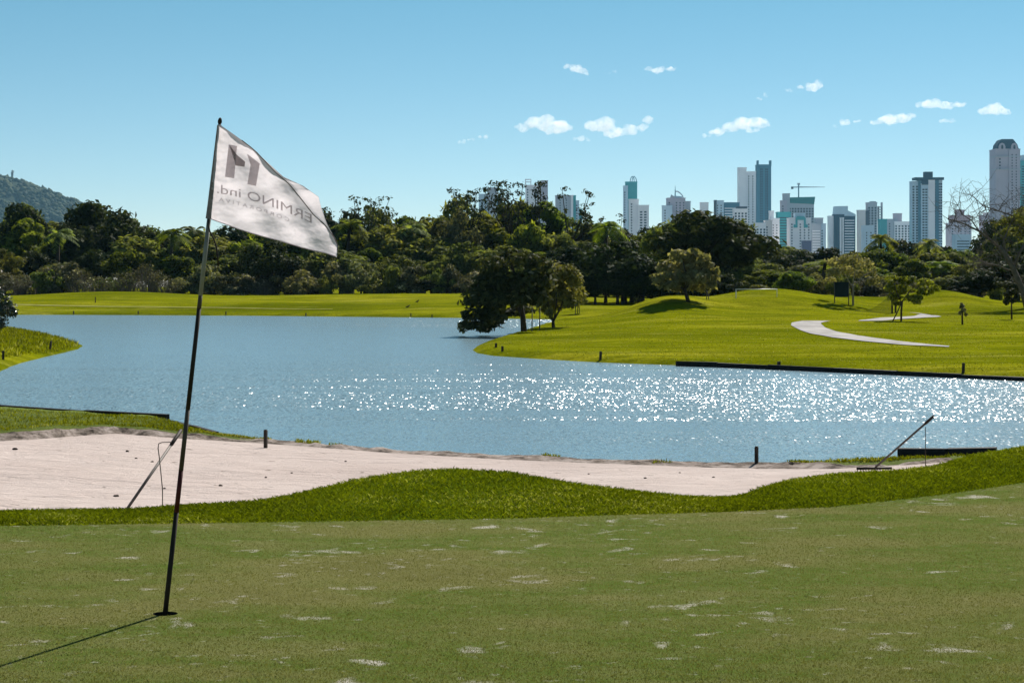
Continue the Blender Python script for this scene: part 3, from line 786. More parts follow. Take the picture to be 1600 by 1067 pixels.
k = fbm(X*.5, Y*.5, 3) > -.5; blades('lawn_grass', X[k], Y[k], z[k]-.02, .025, .07, .04, M['blade'], 1.2)
# rank grass on the spit
n = 60000; X = rng.uniform(-40, -18.5, n); Y = rng.uniform(60, 108, n)
k = sdf(poly_spit, X, Y) > .1; X, Y = X[k], Y[k]; z = np.array([HS(a, b) for a, b in zip(X, Y)])
blades('spit_grass', X, Y, z-.02, .06, .24, .05, M['blade'], .7)

# ------------------------------------------------------------------ trees
def leaf_quads(P, Nrm, size, aspect=.5, jit=.7):
    """leaf-shaped quads at points P turned roughly along Nrm"""
    n = len(P); N = Nrm + jit*rng.normal(size=(n,3)); N /= np.linalg.norm(N, axis=1)[:,None]+1e-9
    T = np.cross(N, rng.normal(size=(n,3))); T /= np.linalg.norm(T, axis=1)[:,None]+1e-9
    B = np.cross(N, T); s = size*(.6+.8*rng.random(n))[:,None]
    V = np.stack([P-T*s*.5, P+B*s*aspect*.5+N*s*.08, P+T*s*.5, P-B*s*aspect*.5+N*s*.08], 1)
    return V.reshape(-1,3)
def clump_leaves(clumps, n, size, aspect=.5, shell=.55):
    out = []; C = np.array(clumps, float); area = (C[:,3]*C[:,4]+C[:,4]*C[:,5]); area /= area.sum()
    for c, a in zip(C, area):
        m = max(12, int(n*a)); d = rng.normal(size=(m,3)); d /= np.linalg.norm(d, axis=1)[:,None]
        rr = shell+(1-shell)*rng.random(m)**.7; rr *= 1+.22*rng.normal(size=m)*.6
        P = c[:3]+d*c[3:6]*rr[:,None]
        out.append(leaf_quads(P, d+np.array((0,0,.5)), size, aspect))
    V = np.concatenate(out); m = len(V)//4
    # leaves of one clump share a tone, then vary one by one
    tone = np.concatenate([np.full(len(o)//4, rng.random()) for o in out])
    return V, np.arange(m*4).reshape(m,4), np.clip(.38*tone+.62*rng.random(m)**1.3, 0, 1)
def crown_clumps(w, d, h, z0, n, cr=.30, flat=.75, bottom=-.35):
    """clumps spread over an uneven dome: w,d,h half sizes, z0 centre height"""
    out = []
    for i in range(n):
        while True:
            v = rng.normal(size=3); v /= np.linalg.norm(v)
            if v[2] > bottom: break
        r = .62+.42*rng.random(); s = cr*(.6+.8*rng.random())
        out.append((v[0]*w*r, v[1]*d*r, z0+v[2]*h*r, w*s, d*s, h*s*flat))
    out.append((0, 0, z0, w*.55, d*.55, h*.55))
    return out
def limbs(mb, base_h, r, clumps, k=7, lean=(0,0)):
    top = np.array((lean[0], lean[1], base_h))
    mb.tube([(0,0,-.2),(lean[0]*.3,lean[1]*.3,base_h*.5),tuple(top)], [r*1.25,r,r*.8], 9)
    for c in clumps[:k]:
        p = np.array(c[:3]); m = top+(p-top)*.5+np.array((0,0,.12*np.linalg.norm(p-top)))
        mb.tube([tuple(top-np.array((0,0,.1))), tuple(m), tuple(p)], [r*.62,r*.36,r*.12], 6)
def proto(leafn, size, w, d, h, z0, ncl, mat, trunk_h, r, aspect=.5, bark='bark', **kw):
    cl = crown_clumps(w, d, h, z0, ncl, **kw)
    V, Q, va = clump_leaves(cl, leafn, size, aspect)
    crown = np_mesh('crown', V, Q, va); crown.materials.append(M[mat])
    mb = MB(); limbs(mb, trunk_h, r, cl); trunk = mb.mesh('trunk', True); trunk.materials.append(M[bark])
    return crown, trunk
def palm_proto(h, fr, mat, nf=17, leaflets=16, r=.13):
    V = []; mb = MB(); mb.tube([(0,0,-.2),(.1,0,h*.5),(.25,.05,h)], [r*1.2,r,r*.8], 8)
    for f in range(nf):
        az = 2*PI*f/nf*2.4+rng.random()*.5; up = rng.uniform(-.2, 1.25); L = fr*rng.uniform(.75,1.1)
        pts = []
        for k in range(leaflets+1):
            t = k/leaflets; rad = L*(t*math.cos(up*.8)); zz = L*(t*math.sin(up)-.75*t*t)
            pts.append(np.array((.25+math.cos(az)*rad, .05+math.sin(az)*rad, h+zz)))
        for k in range(1, leaflets):
            d = pts[k+1]-pts[k-1]; d /= np.linalg.norm(d); side = np.cross(d, (0,0,1)); side /= np.linalg.norm(side)+1e-9
            ll = fr*.30*math.sin(PI*min(1, k/leaflets*.85+.12))
            for s in (-1,1):
                tip = pts[k]+side*s*ll*.85+d*ll*.45+np.array((0,0,-ll*.35)); wv = d*fr*.030
                V += [pts[k]-wv, pts[k]+wv, tip+wv*.3, tip-wv*.3]
    V = np.array(V); m = len(V)//4
    crown = np_mesh('crown', V, np.arange(m*4).reshape(m,4), rng.random(m)); crown.materials.append(M[mat])
    tr = mb.mesh('trunk', True); tr.materials.append(M['bark']); return crown, tr
def open_proto(h, spread, lean, n, mat, leafn=900, size=.3):
    """thin crown of separate plumes on long slanting limbs"""
    mb = MB(); cl = []; root = np.zeros(3); fork = np.array((lean*.15, 0, h*.45))
    mb.tube([(0,0,-.2), tuple(fork*.6), tuple(fork)], [.2,.16,.12], 8)
    for i in range(n):
        a = rng.random()*2*PI; tip = np.array((lean+math.cos(a)*spread*rng.uniform(.3,1), math.sin(a)*spread*.8, h*rng.uniform(.62,1.0)))
        mid = fork+(tip-fork)*.55+np.array((0,0,-.05*h)); mb.tube([tuple(fork-np.array((0,0,.1))), tuple(mid), tuple(tip)], [.085,.05,.02], 6)
        for q in range(3):
            p = mid+(tip-mid)*(.35+.35*q)+rng.normal(size=3)*.15; s = rng.uniform(.35,.75); cl.append((*p, s*1.2, s, s*.55))
    V, Q, va = clump_leaves(cl, leafn, size, .4, .2)
    crown = np_mesh('crown', V, Q, va); crown.materials.append(M[mat]); tr = mb.mesh('trunk', True); tr.materials.append(M['bark']); return crown, tr
def twig_shrub(w, h, n, mat_tw, leafn=0, mat=None, size=.16):
    mb = MB(); tips = []
    for i in range(n):
        a = rng.random()*2*PI; rr = w*math.sqrt(rng.random()); tip = np.array((math.cos(a)*rr, math.sin(a)*rr, h*rng.uniform(.5,1)*(1-.35*(rr/w)**2)))
        b = tip*np.array((.25,.25,0)); m = b+(tip-b)*.5+rng.normal(size=3)*.1
        mb.tube([tuple(b-np.array((0,0,.1))), tuple(m), tuple(tip)], [.03,.02,.008], 4, False)
        for q in range(4):
            s = m+(tip-m)*rng.random(); mb.tube([tuple(s), tuple(s+rng.normal(size=3)*np.array((.28,.28,.25))+np.array((0,0,.12)))], [.012,.005], 3, False)
        tips.append(tip)
    tr = mb.mesh('trunk', False); tr.materials.append(M[mat_tw])
    cl = [(*t, .42, .42, .34) for t in tips]
    V, Q, va = clump_leaves(cl, leafn, size, .5, .1); crown = np_mesh('crown', V, Q, va); crown.materials.append(M[mat]); return crown, tr

PR = {
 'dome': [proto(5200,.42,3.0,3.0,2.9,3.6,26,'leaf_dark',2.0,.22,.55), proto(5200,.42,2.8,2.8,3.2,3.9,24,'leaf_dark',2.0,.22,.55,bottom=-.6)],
 'olive': [proto(3600,.52,2.5,2.5,2.6,3.6,24,'leaf_olive',1.8,.2,.34,bottom=-.5), proto(3400,.50,2.2,2.2,2.9,3.9,24,'leaf_olive',2.0,.2,.34,cr=.27)],
 'green': [proto(3600,.52,2.4,2.4,2.6,3.6,22,'leaf_green',1.8,.2,.36,bottom=-.5), proto(3200,.56,2.2,2.2,2.3,3.4,20,'leaf_green',1.8,.2,.34,cr=.26)],
 'grey': [proto(3600,.46,2.4,2.4,2.4,3.2,26,'leaf_grey',1.4,.18,.34,cr=.26,bottom=-.6)],
 'palm': [palm_proto(4.6,1.7,'leaf_green',20), palm_proto(4.2,1.6,'leaf_olive',18), palm_proto(4.4,1.6,'leaf_yellow',16)],
 'open': [open_proto(9.5,2.2,-1.8,8,'leaf_dark',700,.32), open_proto(9.0,1.9,1.5,7,'leaf_dark',600,.32)],
 'shrub': [proto(3600,.22,1.5,1.4,1.15,1.0,18,'leaf_silver',.5,.07,.5,bottom=-.8,cr=.3), proto(3200,.22,1.3,1.3,1.3,1.15,16,'leaf_silver',.5,.07,.5,bottom=-.8,cr=.3)],
 'low': [proto(3200,.24,1.6,1.4,1.0,.85,16,'leaf_olive',.4,.07,.4,bottom=-.8,cr=.3), proto(3000,.24,1.5,1.4,1.1,.9,16,'leaf_grey',.4,.07,.4,bottom=-.8)],
 'twig': [twig_shrub(1.5,2.6,60,'twig',900,'leaf_silver',.15)],
}
KIND = {
 'dome': ('shade_tree','dark dense round-crowned tree in the wood across the lake','tree','dark round trees of the wood'),
 'olive': ('forest_tree','olive-green bushy tree in the wood across the lake','tree','olive trees of the wood'),
 'green': ('leafy_tree','fresh green leafy tree in the wood across the lake','tree','green trees of the wood'),
 'grey': ('grey_tree','grey-green bushy tree in the wood across the lake','tree','grey-green trees of the wood'),
 'palm': ('palm_tree','feathery palm among the trees of the wood','palm','palms of the wood'),
 'open': ('tall_tree','tall thin open-crowned tree standing above the wood','tree','tall open trees of the wood'),
 'shrub': ('scrub_bush','scrubby bush with pale flecked leaves at the foot of the wood','bush','scrub bushes below the wood'),
 'low': ('low_bush','low leafy bush at the foot of the wood','bush','low bushes below the wood'),
 'twig': ('twiggy_bush','brownish bare twiggy bush at the foot of the wood','bush','twiggy bushes below the wood'),
}
def tree(kind, X, Y, z, s=(1,1,1), rz=None, label=None, name=None, cat=None, group=None, var=None, noname=False):
    cr, tr = PR[kind][var if var is not None else random.randrange(len(PR[kind]))]
    nm, lb, ct, gp = KIND[kind]
    root = empty(name or nm, (X, Y, z), random.uniform(0, 2*PI) if rz is None else rz, s)
    set_props(root, label or lb, cat or ct, gp if label is None else group)
    link('crown', cr, None, root); link('trunk', tr, None, root); return root
# how high the proto stands unscaled (top of crown)
TOPZ = {k: [max(v.co.z for v in c.vertices) for c, t in PR[k]] for k in PR}
WID = {k: [np.percentile([abs(v.co.x) for v in c.vertices], 97) for c, t in PR[k]] for k in PR}
def tree_top(kind, px, py_top, Y, wpx=None, var=None, **kw):
    """stand a tree at depth Y so that its crown tops out at py_top"""
    var = random.randrange(len(PR[kind])) if var is None else var
    X = sx(px, Y); z = H(X, Y) if Y < 299 else -1
    h = sz(py_top, Y)-z; s = h/TOPZ[kind][var]
    sw = s if wpx is None else (wpx*Y/F/2)/WID[kind][var]
    if 'label' not in kw and ROW[0]: kw = dict(label=wood_label(kind, px), group=KIND[kind][3])
    return tree(kind, X, Y, z-.05, (sw, sw, s), var=var, **kw)

ZONES = [(45,'below the hilltop statue'),(140,'below the hill'),(330,'beyond the flagstick'),(520,'beyond the flag'),(720,'past the flag tip'),(910,'behind the lakeside trees'),(1000,'below the slender teal tower'),
         (1120,'behind the lone grey-leaved tree'),(1230,'behind the low white frame'),(1345,'behind the dark screen panel'),(1480,'behind the propped young tree'),(99999,'behind the half-bare tree')]
SHORT = {'dome':'dark round-crowned tree','olive':'olive-green bushy tree','green':'fresh green leafy tree','grey':'grey-green bushy tree','palm':'feathery palm','open':'tall thin open-crowned tree','shrub':'pale flecked bush','low':'low leafy bush','twig':'brownish twiggy bush'}
ROW = [None]
def wood_label(kind, px):
    z = next(p for m, p in ZONES if px < m)
    return SHORT[kind]+' '+ROW[0]+', '+z
# --- the wood: skyline of the photograph, back row first
SKY = [(-300,330),(-120,335),(-20,345),(10,318),(40,313),(62,335),(85,345),(120,330),(150,311),(175,318),(200,335),(235,338),(262,350),(290,352),(340,348),(420,345),(500,326),(530,330),(560,308),(580,312),(600,330),(640,330),
       (680,330),(705,318),(725,295),(745,310),(765,335),(790,300),(830,310),(870,318),(900,345),(940,345),(985,345),(1040,348),(1075,330),(1110,325),(1150,345),(1175,372),(1205,378),(1240,385),(1290,385),(1330,392),(1380,372),(1420,372),(1450,380),(1490,378),(1520,385),(1560,340),(1600,320),(1700,320),(1950,340)]
skx = [p[0] for p in SKY]; sky_y = [p[1] for p in SKY]
def skyl(px): return float(np.interp(px, skx, sky_y))
def mixkind(*k): return random.choice(k)
ROW[0] = 'at the back of the wood'
px = -260
while px < 1900:                                            # back row
    Y = random.uniform(206, 216)
    k = mixkind('olive','olive','green') if 600 < px < 900 else mixkind('olive','dome','olive','green','dome') if px < 900 else mixkind('olive','dome','green','olive')
    tree_top(k, px, skyl(px)+random.uniform(-3, 10), Y, random.uniform(75, 105)); px += random.uniform(36, 48)
ROW[0] = 'in the middle of the wood'
px = -240
while px < 1900:                                            # middle rows
    Y = random.uniform(194, 202)
    k = mixkind('olive','green','olive','grey') if 560 < px < 880 else mixkind('olive','green','palm','dome','olive','grey','green','dome','olive')
    tree_top(k, px, skyl(px)*.74+460*.26+random.uniform(-16, 14), Y, None if k == 'palm' else random.uniform(60, 92)); px += random.uniform(38, 52)
ROW[0] = 'at the front of the wood'
px = -250
while px < 1000:                                            # lower front row, left of the peninsula
    Y = random.uniform(184, 190)
    k = mixkind('olive','green','grey','olive') if 600 < px < 860 else mixkind('olive','dome','green','grey','dome','olive','green')
    tree_top(k, px, skyl(px)*.48+460*.52+random.uniform(-14, 14), Y, None if k == 'palm' else random.uniform(55, 85)); px += random.uniform(36, 50)
ROW[0] = 'at the foot of the wood'
px = -250
while px < 1010:                                            # scrub at the foot of the wood
    Y = random.uniform(178.5, 182)
    k = mixkind('shrub','twig','shrub','low','twig') if px < 420 else mixkind('low','low','shrub','dome','shrub','low')
    tree_top(k, px, random.uniform(405, 438), Y, random.uniform(45, 70)); px += random.uniform(20, 30)
ROW[0] = 'behind the mounds'
px = 1000
while px < 1900:                                            # front rows behind the mounds
    tree_top(mixkind('olive','green','dome','palm','green'), px, max(skyl(px)*.55+455*.45, 388)+random.uniform(-12, 12), random.uniform(168, 178), random.uniform(55, 85)); px += random.uniform(40, 54)
ROW[0] = 'close behind the mounds'
px = 880
while px < 1900:
    tree_top(mixkind('low','green','olive','low','shrub'), px, random.uniform(412, 440), random.uniform(152, 160), random.uniform(50, 75)); px += random.uniform(30, 42)
# landmarks of the wood
L = dict(cat='tree', group=None)
tree_top('dome', 160, 311, 203, 135, label='biggest dark dome tree of the wood below the hill slope', **L)
tree_top('dome', 35, 313, 203, 75, label='dark dome tree of the wood in front of the hill', **L)
tree_top('dome', 425, 372, 181, 95, label='large blue-green dark tree under the flag tip', **L)
tree_top('dome', 905, 376, 160, 90, label='black shaded tree behind the leafy trees on the shore', **L)
tree_top('dome', 975, 372, 152, 130, label='round dark tree with grey top behind the first mound', **L)
tree_top('dome', 1105, 324, 158, 150, label='huge dark domed tree behind the lone grey tree', **L)
tree_top('olive', 1050, 342, 165, 85, label='olive crown rising beside the huge domed tree', **L)
ROW[0] = 'rising above the wood'
for pxx, pt, Yy, v in ((560,304,206,0),(722,292,205,0),(795,280,204,0),(835,279,206,0),(880,290,205,1),(505,322,204,1),(955,332,200,1)):
    tree_top('open', pxx+10, pt, Yy, None, v)
ROW[0] = 'with its head above the wood'
for pxx, pt, v in ((265,356,2),(300,352,1),(640,348,1),(945,345,2),(1380,365,2),(1455,372,1),(90,356,1),(540,340,0)):
    tree_top('palm', pxx, pt, random.uniform(190, 200), None, v)

ROW[0] = 'in the middle of the wood'
for pxx, pt in ((1372,384),(1398,390),(1450,394),(1475,392)): tree_top(mixkind('olive','green'), pxx, pt, 184, 70)
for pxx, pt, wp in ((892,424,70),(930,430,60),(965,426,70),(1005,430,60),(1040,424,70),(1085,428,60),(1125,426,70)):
    tree_top('dome', pxx, pt, 149.5, wp, label='low black-green bush added to fill the shade behind the mounds', cat='bush', group='added dark bushes behind the mounds')  # bushes added to darken the gap below the crowns
# --- single trees on the peninsula
def special(name, label, px, py, clumps_px, leafn, size, mat, trunk, bark='bark', aspect=.5, depth=None, loc=None, cat='tree', twigs=0):
    """a tree laid out in real size: clumps and limbs given as photo offsets at its own distance, depth added"""
    X, Y, z = loc or ground_at(px, py)
    k = Y/F; rnd = rng
    cl = []
    for cx, cy_, rx, rz in clumps_px:
        dep = rnd.uniform(-1, 1)*(depth if depth else 1.2)
        cl.append(((cx-px)*k, dep, (py-cy_)*k, rx*k, max(rx, rz)*k, rz*k))
    root = empty(name, (X, Y, z)); set_props(root, label, cat)
    V, Q, va = clump_leaves(cl, leafn, size, aspect, .35)
    cr = np_mesh('crown', V, Q, va); link('crown', cr, M[mat], root)
    mb = MB()
    for pts, r0, r1 in trunk:
        P = [((a-px)*k, (i*.12 if len(pts) > 2 else 0)*(1 if (a-px) > 0 else -1)*.5, (py-b)*k) for i, (a, b) in enumerate(pts)]
        if pts[0][1] >= py-1: P[0] = (P[0][0], 0, -.2)
        mb.tube(P, list(np.linspace(r0, r1, len(P))), 8)
        if twigs:
            for p in P[1:]:
                for q in range(twigs):
                    p0 = np.array(p); d = rng.normal(size=3)*np.array((.5,.4,.4))+np.array((-.1,0,.25)); p1 = p0+d*.8; p2 = p1+(d+rng.normal(size=3)*.35)*.8
                    mb.tube([tuple(p0), tuple(p1), tuple(p2)], [.022,.014,.006], 5, False)
                    for w_ in range(4):
                        p3 = p1+(p2-p1)*rng.random(); mb.tube([tuple(p3), tuple(p3+rng.normal(size=3)*.4)], [.010,.005], 4, False)
    mb.build('trunk', M[bark], root, True); return root
M['leaf_shore'] = leaf_mat('shore_tree_leaf', (.008,.016,.006), (.075,.09,.03), .28, pale_fleck=(.26,.26,.16), per_tree=False)  # pale flecks paint sunlit glints on some leaves
special('lakeside_tree', 'biggest dark tree on the lawn tip with boughs drooping over the water', 818, 518,
        [(800,400,26,12),(772,418,28,18),(822,408,30,14),(846,418,24,14),(758,442,22,18),(790,442,34,20),(828,440,32,20),(852,440,20,16),(738,468,18,14),(770,468,30,18),(806,466,32,15),(840,464,22,12),(738,490,20,11),(764,490,24,13),(726,506,12,6),(745,507,20,7),(770,504,18,8),(798,488,18,7),(820,484,14,6),(752,455,18,18),(724,515,8,4),(758,515,12,4),(784,496,10,6)],
        4300, .34, 'leaf_shore', [([(819,519),(817,495),(812,468),(806,440),(800,412)], .17,.05), ([(816,490),(800,472),(775,462),(752,478),(738,502)], .10,.03), ([(815,478),(832,455),(845,428)], .08,.03), ([(812,470),(790,440),(772,420)], .08,.03)], depth=1.5)
M['leaf_mid'] = leaf_mat('mid_green_leaf', (.035,.045,.012), (.30,.31,.09), .42, per_tree=False)
special('lakeside_tree', 'lighter leafy tree forking low beside the biggest dark tree', 865, 512,
        [(862,420,22,12),(885,426,20,12),(848,438,16,14),(875,440,24,16),(898,440,14,12),(860,458,20,16),(885,458,22,14),(902,455,12,10),(850,475,16,12),(872,476,18,12),(890,472,12,10),(858,488,9,8),(868,430,18,12),(909,462,8,8)],
        2700, .32, 'leaf_mid', [([(865,513),(864,500)], .10,.08), ([(864,502),(858,480),(852,455),(850,435)], .07,.02), ([(864,502),(874,485),(884,460),(890,435)], .07,.02), ([(866,498),(870,470),(868,435)], .05,.02)])
special('staked_sapling', 'small sapling between two pale stakes beside the forked tree', 902, 490,
        [(905,452,9,7),(912,460,7,7),(898,462,8,7),(908,470,8,6),(900,475,6,4),(914,470,5,5)], 900, .18, 'leaf_olive', [([(902,491),(903,470),(905,452)], .03,.012)], depth=.3)
special('lone_tree', 'lone grey-leaved tree with a slanting trunk on the first mound', 1076, 472,
        [(1065,400,20,9),(1092,404,18,10),(1045,418,20,10),(1075,416,26,12),(1105,418,14,12),(1032,432,16,8),(1058,434,24,10),(1088,434,24,11),(1112,432,12,9),(1040,445,18,7),(1066,448,22,8),(1095,448,18,8),(1025,438,10,5),(1082,395,10,6),(1055,396,10,5),(1110,446,9,6),(1118,424,6,6)],
        2900, .38, 'leaf_pale', [([(1077,473),(1072,460),(1069,450)], .13,.10), ([(1070,455),(1055,440),(1040,425)], .07,.02), ([(1070,452),(1072,430),(1066,405)], .07,.02), ([(1070,452),(1088,436),(1100,415)], .07,.02)])
special('young_tree', 'thin pale-trunked tree with sparse crown behind the dark screen panel', 1332, 477,
        [(1305,410,16,8),(1325,405,18,9),(1350,412,16,9),(1300,425,14,8),(1322,422,16,8),(1345,428,14,8),(1366,425,10,8),(1360,440,10,6),(1300,438,10,5),(1370,436,7,6)],
        1500, .24, 'leaf_pale', [([(1333,478),(1333,455),(1332,445)], .07,.06), ([(1332,450),(1322,432),(1310,415)], .045,.012), ([(1332,448),(1336,425),(1330,408)], .045,.012), ([(1333,450),(1348,432),(1364,424)], .04,.012)], 'bark_pale')
special('young_tree', 'bright green young tree held by a slanting prop beside the path', 1409, 502,
        [(1400,436,12,6),(1420,438,16,7),(1445,442,14,6),(1395,450,12,7),(1415,452,16,8),(1440,454,16,7),(1456,450,8,5),(1402,464,12,6),(1425,466,14,6),(1408,474,8,4),(1432,472,8,4),(1390,440,6,4)],
        2600, .20, 'leaf_green', [([(1408,503),(1408,485),(1409,470)], .06,.05), ([(1409,475),(1400,455),(1396,440)], .035,.012), ([(1409,472),(1422,455),(1440,445)], .035,.012), ([(1392,501),(1402,487),(1410,471)], .035,.03)])
special('sapling', 'little sapling with few leaves on the sunny lawn past the paths', 1504, 507,
        [(1504,484,4,3),(1509,491,3,3),(1499,489,3,3),(1503,476,3,3),(1500,480,2,2),(1507,478,2,2)], 110, .2, 'leaf_grey', [([(1504,508),(1503,495),(1504,478)], .06,.03)], depth=.2)
special('sapling', 'slim dark sapling with drooping leaves under the half-bare tree', 1581, 499,
        [(1580,456,9,5),(1574,464,6,6),(1588,464,6,6),(1582,470,5,5),(1572,472,4,5)], 520, .2, 'leaf_dark', [([(1581,500),(1580,480),(1580,456)], .06,.03)], depth=.4)
# half-bare leaning tree at the far end of the lawn, with dense dark shrubs under it
special('half_bare_tree', 'half-bare leaning tree with pale limbs reaching over the lawn', 1606, 482,
        [(1575,345,14,8),(1598,340,22,12),(1620,335,30,16),(1650,345,30,18),(1610,360,26,10),(1640,365,30,14),(1580,362,12,6),(1670,370,26,20),(1560,352,7,4)],
        2600, .3, 'leaf_olive', [([(1607,483),(1596,450),(1580,415),(1568,395),(1560,385)], .24,.12),
          ([(1562,388),(1548,376),(1530,362),(1510,352),(1490,345),(1480,343)], .10,.02), ([(1530,362),(1518,345),(1502,335),(1496,322)], .05,.012), ([(1545,374),(1535,350),(1545,330)], .05,.012),
          ([(1570,398),(1568,375),(1578,350),(1590,330)], .10,.02), ([(1585,420),(1592,395),(1610,370),(1640,350)], .12,.03), ([(1590,340),(1560,330),(1535,322),(1525,312),(1518,306)], .05,.012),
          ([(1560,330),(1540,328),(1528,334)], .03,.01), ([(1576,423),(1560,415),(1535,412),(1518,415)], .06,.02), ([(1545,413),(1530,407),(1520,408)], .03,.01), ([(1580,350),(1570,335),(1572,318)], .04,.01), ([(1590,330),(1600,318),(1610,310)], .04,.01), ([(1510,352),(1498,356),(1486,352)], .025,.01), ([(1578,350),(1592,352),(1600,358)], .04,.01)], 'bark_limb', .42, twigs=4)
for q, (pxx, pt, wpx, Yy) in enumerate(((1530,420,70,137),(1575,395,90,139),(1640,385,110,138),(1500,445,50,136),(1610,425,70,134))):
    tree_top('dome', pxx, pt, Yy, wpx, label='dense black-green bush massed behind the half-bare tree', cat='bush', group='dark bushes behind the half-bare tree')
# bush on the spit
M['leaf_glossy'] = leaf_mat('glossy_leaf', (.012,.020,.010), (.05,.065,.03), .12, rough=.28, spec=.6)
special('glossy_bush', 'dark glossy-leaved bush on the grassy spit at the water', -38, 536,
        [(-12,482,20,14),(8,490,13,10),(-20,500,24,16),(5,505,16,10),(-5,520,16,9),(16,508,10,8),(-30,510,20,20),(12,500,12,8),(0,527,14,6),(-60,490,30,25),(-45,470,20,14),(4,478,8,6)],
        5200, .15, 'leaf_glossy', [([(-38,537),(-25,510),(-10,490)], .06,.02), ([(-38,537),(-15,515),(10,500)], .05,.02)], loc=(sx(-38,92.5), 92.5, HS(sx(-38,92.5), 92.5)), depth=.7, cat='bush')

# support stakes of the trees
M['pale_stake'] = simple('pale_stake', (.13,.11,.09), .8, .2, .3, 5)
for px, py, hpx, lab in ((831,518,38,'thin pale pole standing beside the biggest dark tree'),(843,516,36,'thin pale pole standing beside the biggest dark tree'),(899,492,26,'thin pale stake tied to the small sapling'),(905,490,30,'thin pale stake tied to the small sapling'),(1104,468,14,'short stake behind the lone grey-leaved tree'),(1107,468,12,'short stake behind the lone grey-leaved tree')):
    X, Y, z = ground_at(px, py); o = MB().tube([(0,0,-.2),(.02,0,hpx*Y/F)], .03, 7).build('support_stake', M['pale_stake'], None, True); o.location = (X, Y, z); set_props(o, lab, 'stake', 'support stakes of the lawn trees')

# low white frame, dark screen panel, sagging net with posts
M['white_metal'] = simple('white_metal', (.62,.62,.60), .4, .5, .1, 5)
X, Y, z = ground_at(1150, 466); X2, Y2, z2 = ground_at(1214, 467)
fr = empty('goal_frame', (X, Y, z)); set_props(fr, 'low thin white frame standing on the highest mound', 'goal')
hz = sz(452, Y)-z; dx = sx(1214, Y)-X
MB().tube([(0,0,-.2),(0,0,hz)], .035, 7).build('post', M['white_metal'], fr, True)
MB().tube([(dx,0,H(X+dx, Y)-z-.2),(dx,0,hz)], .02, 7).build('post', M['white_metal'], fr, True)
MB().tube([(-.03,0,hz),(dx+.03,0,hz)], .03, 7).build('crossbar', M['white_metal'], fr, True)
M['screen'] = simple('dark_screen_cloth', (.010,.020,.022), .8, .2, .25, 3)
X, Y, z = ground_at(1304, 474); k = Y/F
sc_ = empty('screen_panel', (X, Y, z)); set_props(sc_, 'dark blue-green screen panel on two posts beside the thin tree', 'screen')
MB().tube([(0,0,-.2),(0,0,34*k)], .035, 7).build('post', M['pale_stake'], sc_, True)
MB().tube([(22*k,0,-.2),(22*k,0,33*k)], .035, 7).build('post', M['pale_stake'], sc_, True)
MB().box(.3*k, 21.6*k, -.045, -.015, 9.5*k, 33*k).build('panel', M['screen'], sc_)
def net_mat():
    m, nt, out = mat_new('thin_net'); t = NT(nt)
    tr = t.n('ShaderNodeBsdfTransparent'); b = t.bsdf((.09,.10,.05), .9, .1)
    mx = t.n('ShaderNodeMixShader'); mx.inputs[0].default_value = .38
    t.l(tr.outputs[0], mx.inputs[1]); t.l(b, mx.inputs[2]); t.l(mx.outputs[0], out.inputs[0]); return m
M['net'] = net_mat()
X, Y, z = ground_at(1394, 490); k = Y/F
nt_ = empty('safety_net', (X, Y, z)); set_props(nt_, 'sagging thin net hung from dark posts above the far path', 'net')
MB().box(-.05,.05,-.05,.05,-.2,33*k).build('post', M['stake'], nt_)
MB().box(10*k-.05,10*k+.05,.9,1.0,-.2,25*k).build('post', M['stake'], nt_)
V = []; N = 24
for i in range(N+1):
    t = i/N; x = -58*k*t; top = (31*(1-t)**2.0+2)*k; g = H(X+x, Y)-z
    V += [(x, .05*math.sin(9*t), max(top, g+.05)), (x, .0, g-.02)]
link('net', np_mesh('net', V, [(2*i, 2*i+2, 2*i+3, 2*i+1) for i in range(N)]), M['net'], nt_)
# two dark birds on the fairway
M['bird'] = simple('dark_plumage', (.025,.022,.022), .7, .3, .3, 9)
for px, py in ((652,474.5),(637,483)):
    X, Y, z = ground_at(px, py); mb = MB()
    mb.tube([(-.26,0,.17),(-.15,0,.20),(0,0,.24),(.10,0,.27),(.15,0,.33),(.17,0,.38),(.20,0,.385),(.26,0,.375)], [.012,.05,.085,.07,.04,.045,.03,.004], 10)
    mb.tube([(0,.03,0),(0,.03,.2)], .009, 5); mb.tube([(.02,-.03,0),(.02,-.03,.2)], .009, 5)
    o = mb.build('bird', M['bird'], None, True); o.location = (X, Y, z); o.rotation_euler[2] = random.uniform(-.6,.6); o.scale = (.75,.75,.75)
    set_props(o, 'small dark bird standing on the far fairway', 'bird', 'birds on the fairway')

# ------------------------------------------------------------------ hill with a statue
def hill_mat():
    m, nt, out = mat_new('forested_hill'); t = NT(nt)
    v = t.coord('Object'); n1 = t.noise(v, .012, 6, .7); n2 = t.noise(v, .06, 4, .7)
    c = t.ramp(n1, [(.35, (.010,.022,.012)), (.55, (.022,.042,.018)), (.7, (.045,.065,.028))])
    c = t.mix(t.ramp(n2, [(.4, (0,0,0)), (.6, (.7,.7,.7))]), c, (.02,.03,.014))
    t.l(t.bsdf(c, .95, .1, t.bump(n2, 1, 12)), out.inputs[0]); return m
HYc = 4000.0
hx = np.arange(-2600, -500, 9.0); hy = np.arange(3500, 4900, 22.0); HXX, HYY = np.meshgrid(hx, hy)
ridge = np.interp(HXX*F/HYc+800, [-700,-200,-40,0,20,45,70,100,125,160,220,300], [230,255,272,279,284,292,302,313,321,345,395,440])
top = CZ+(HORIZON-ridge)*HYc/F
prof = np.exp(-((HYY-HYc)/330.0)**2)
HZ = (top+4)*prof - 6 + prof*(7*fbm(HXX*.02, HYY*.02, 5)) + 3.2*np.abs(fbm(HXX*.07, HYY*.07, 3))*prof
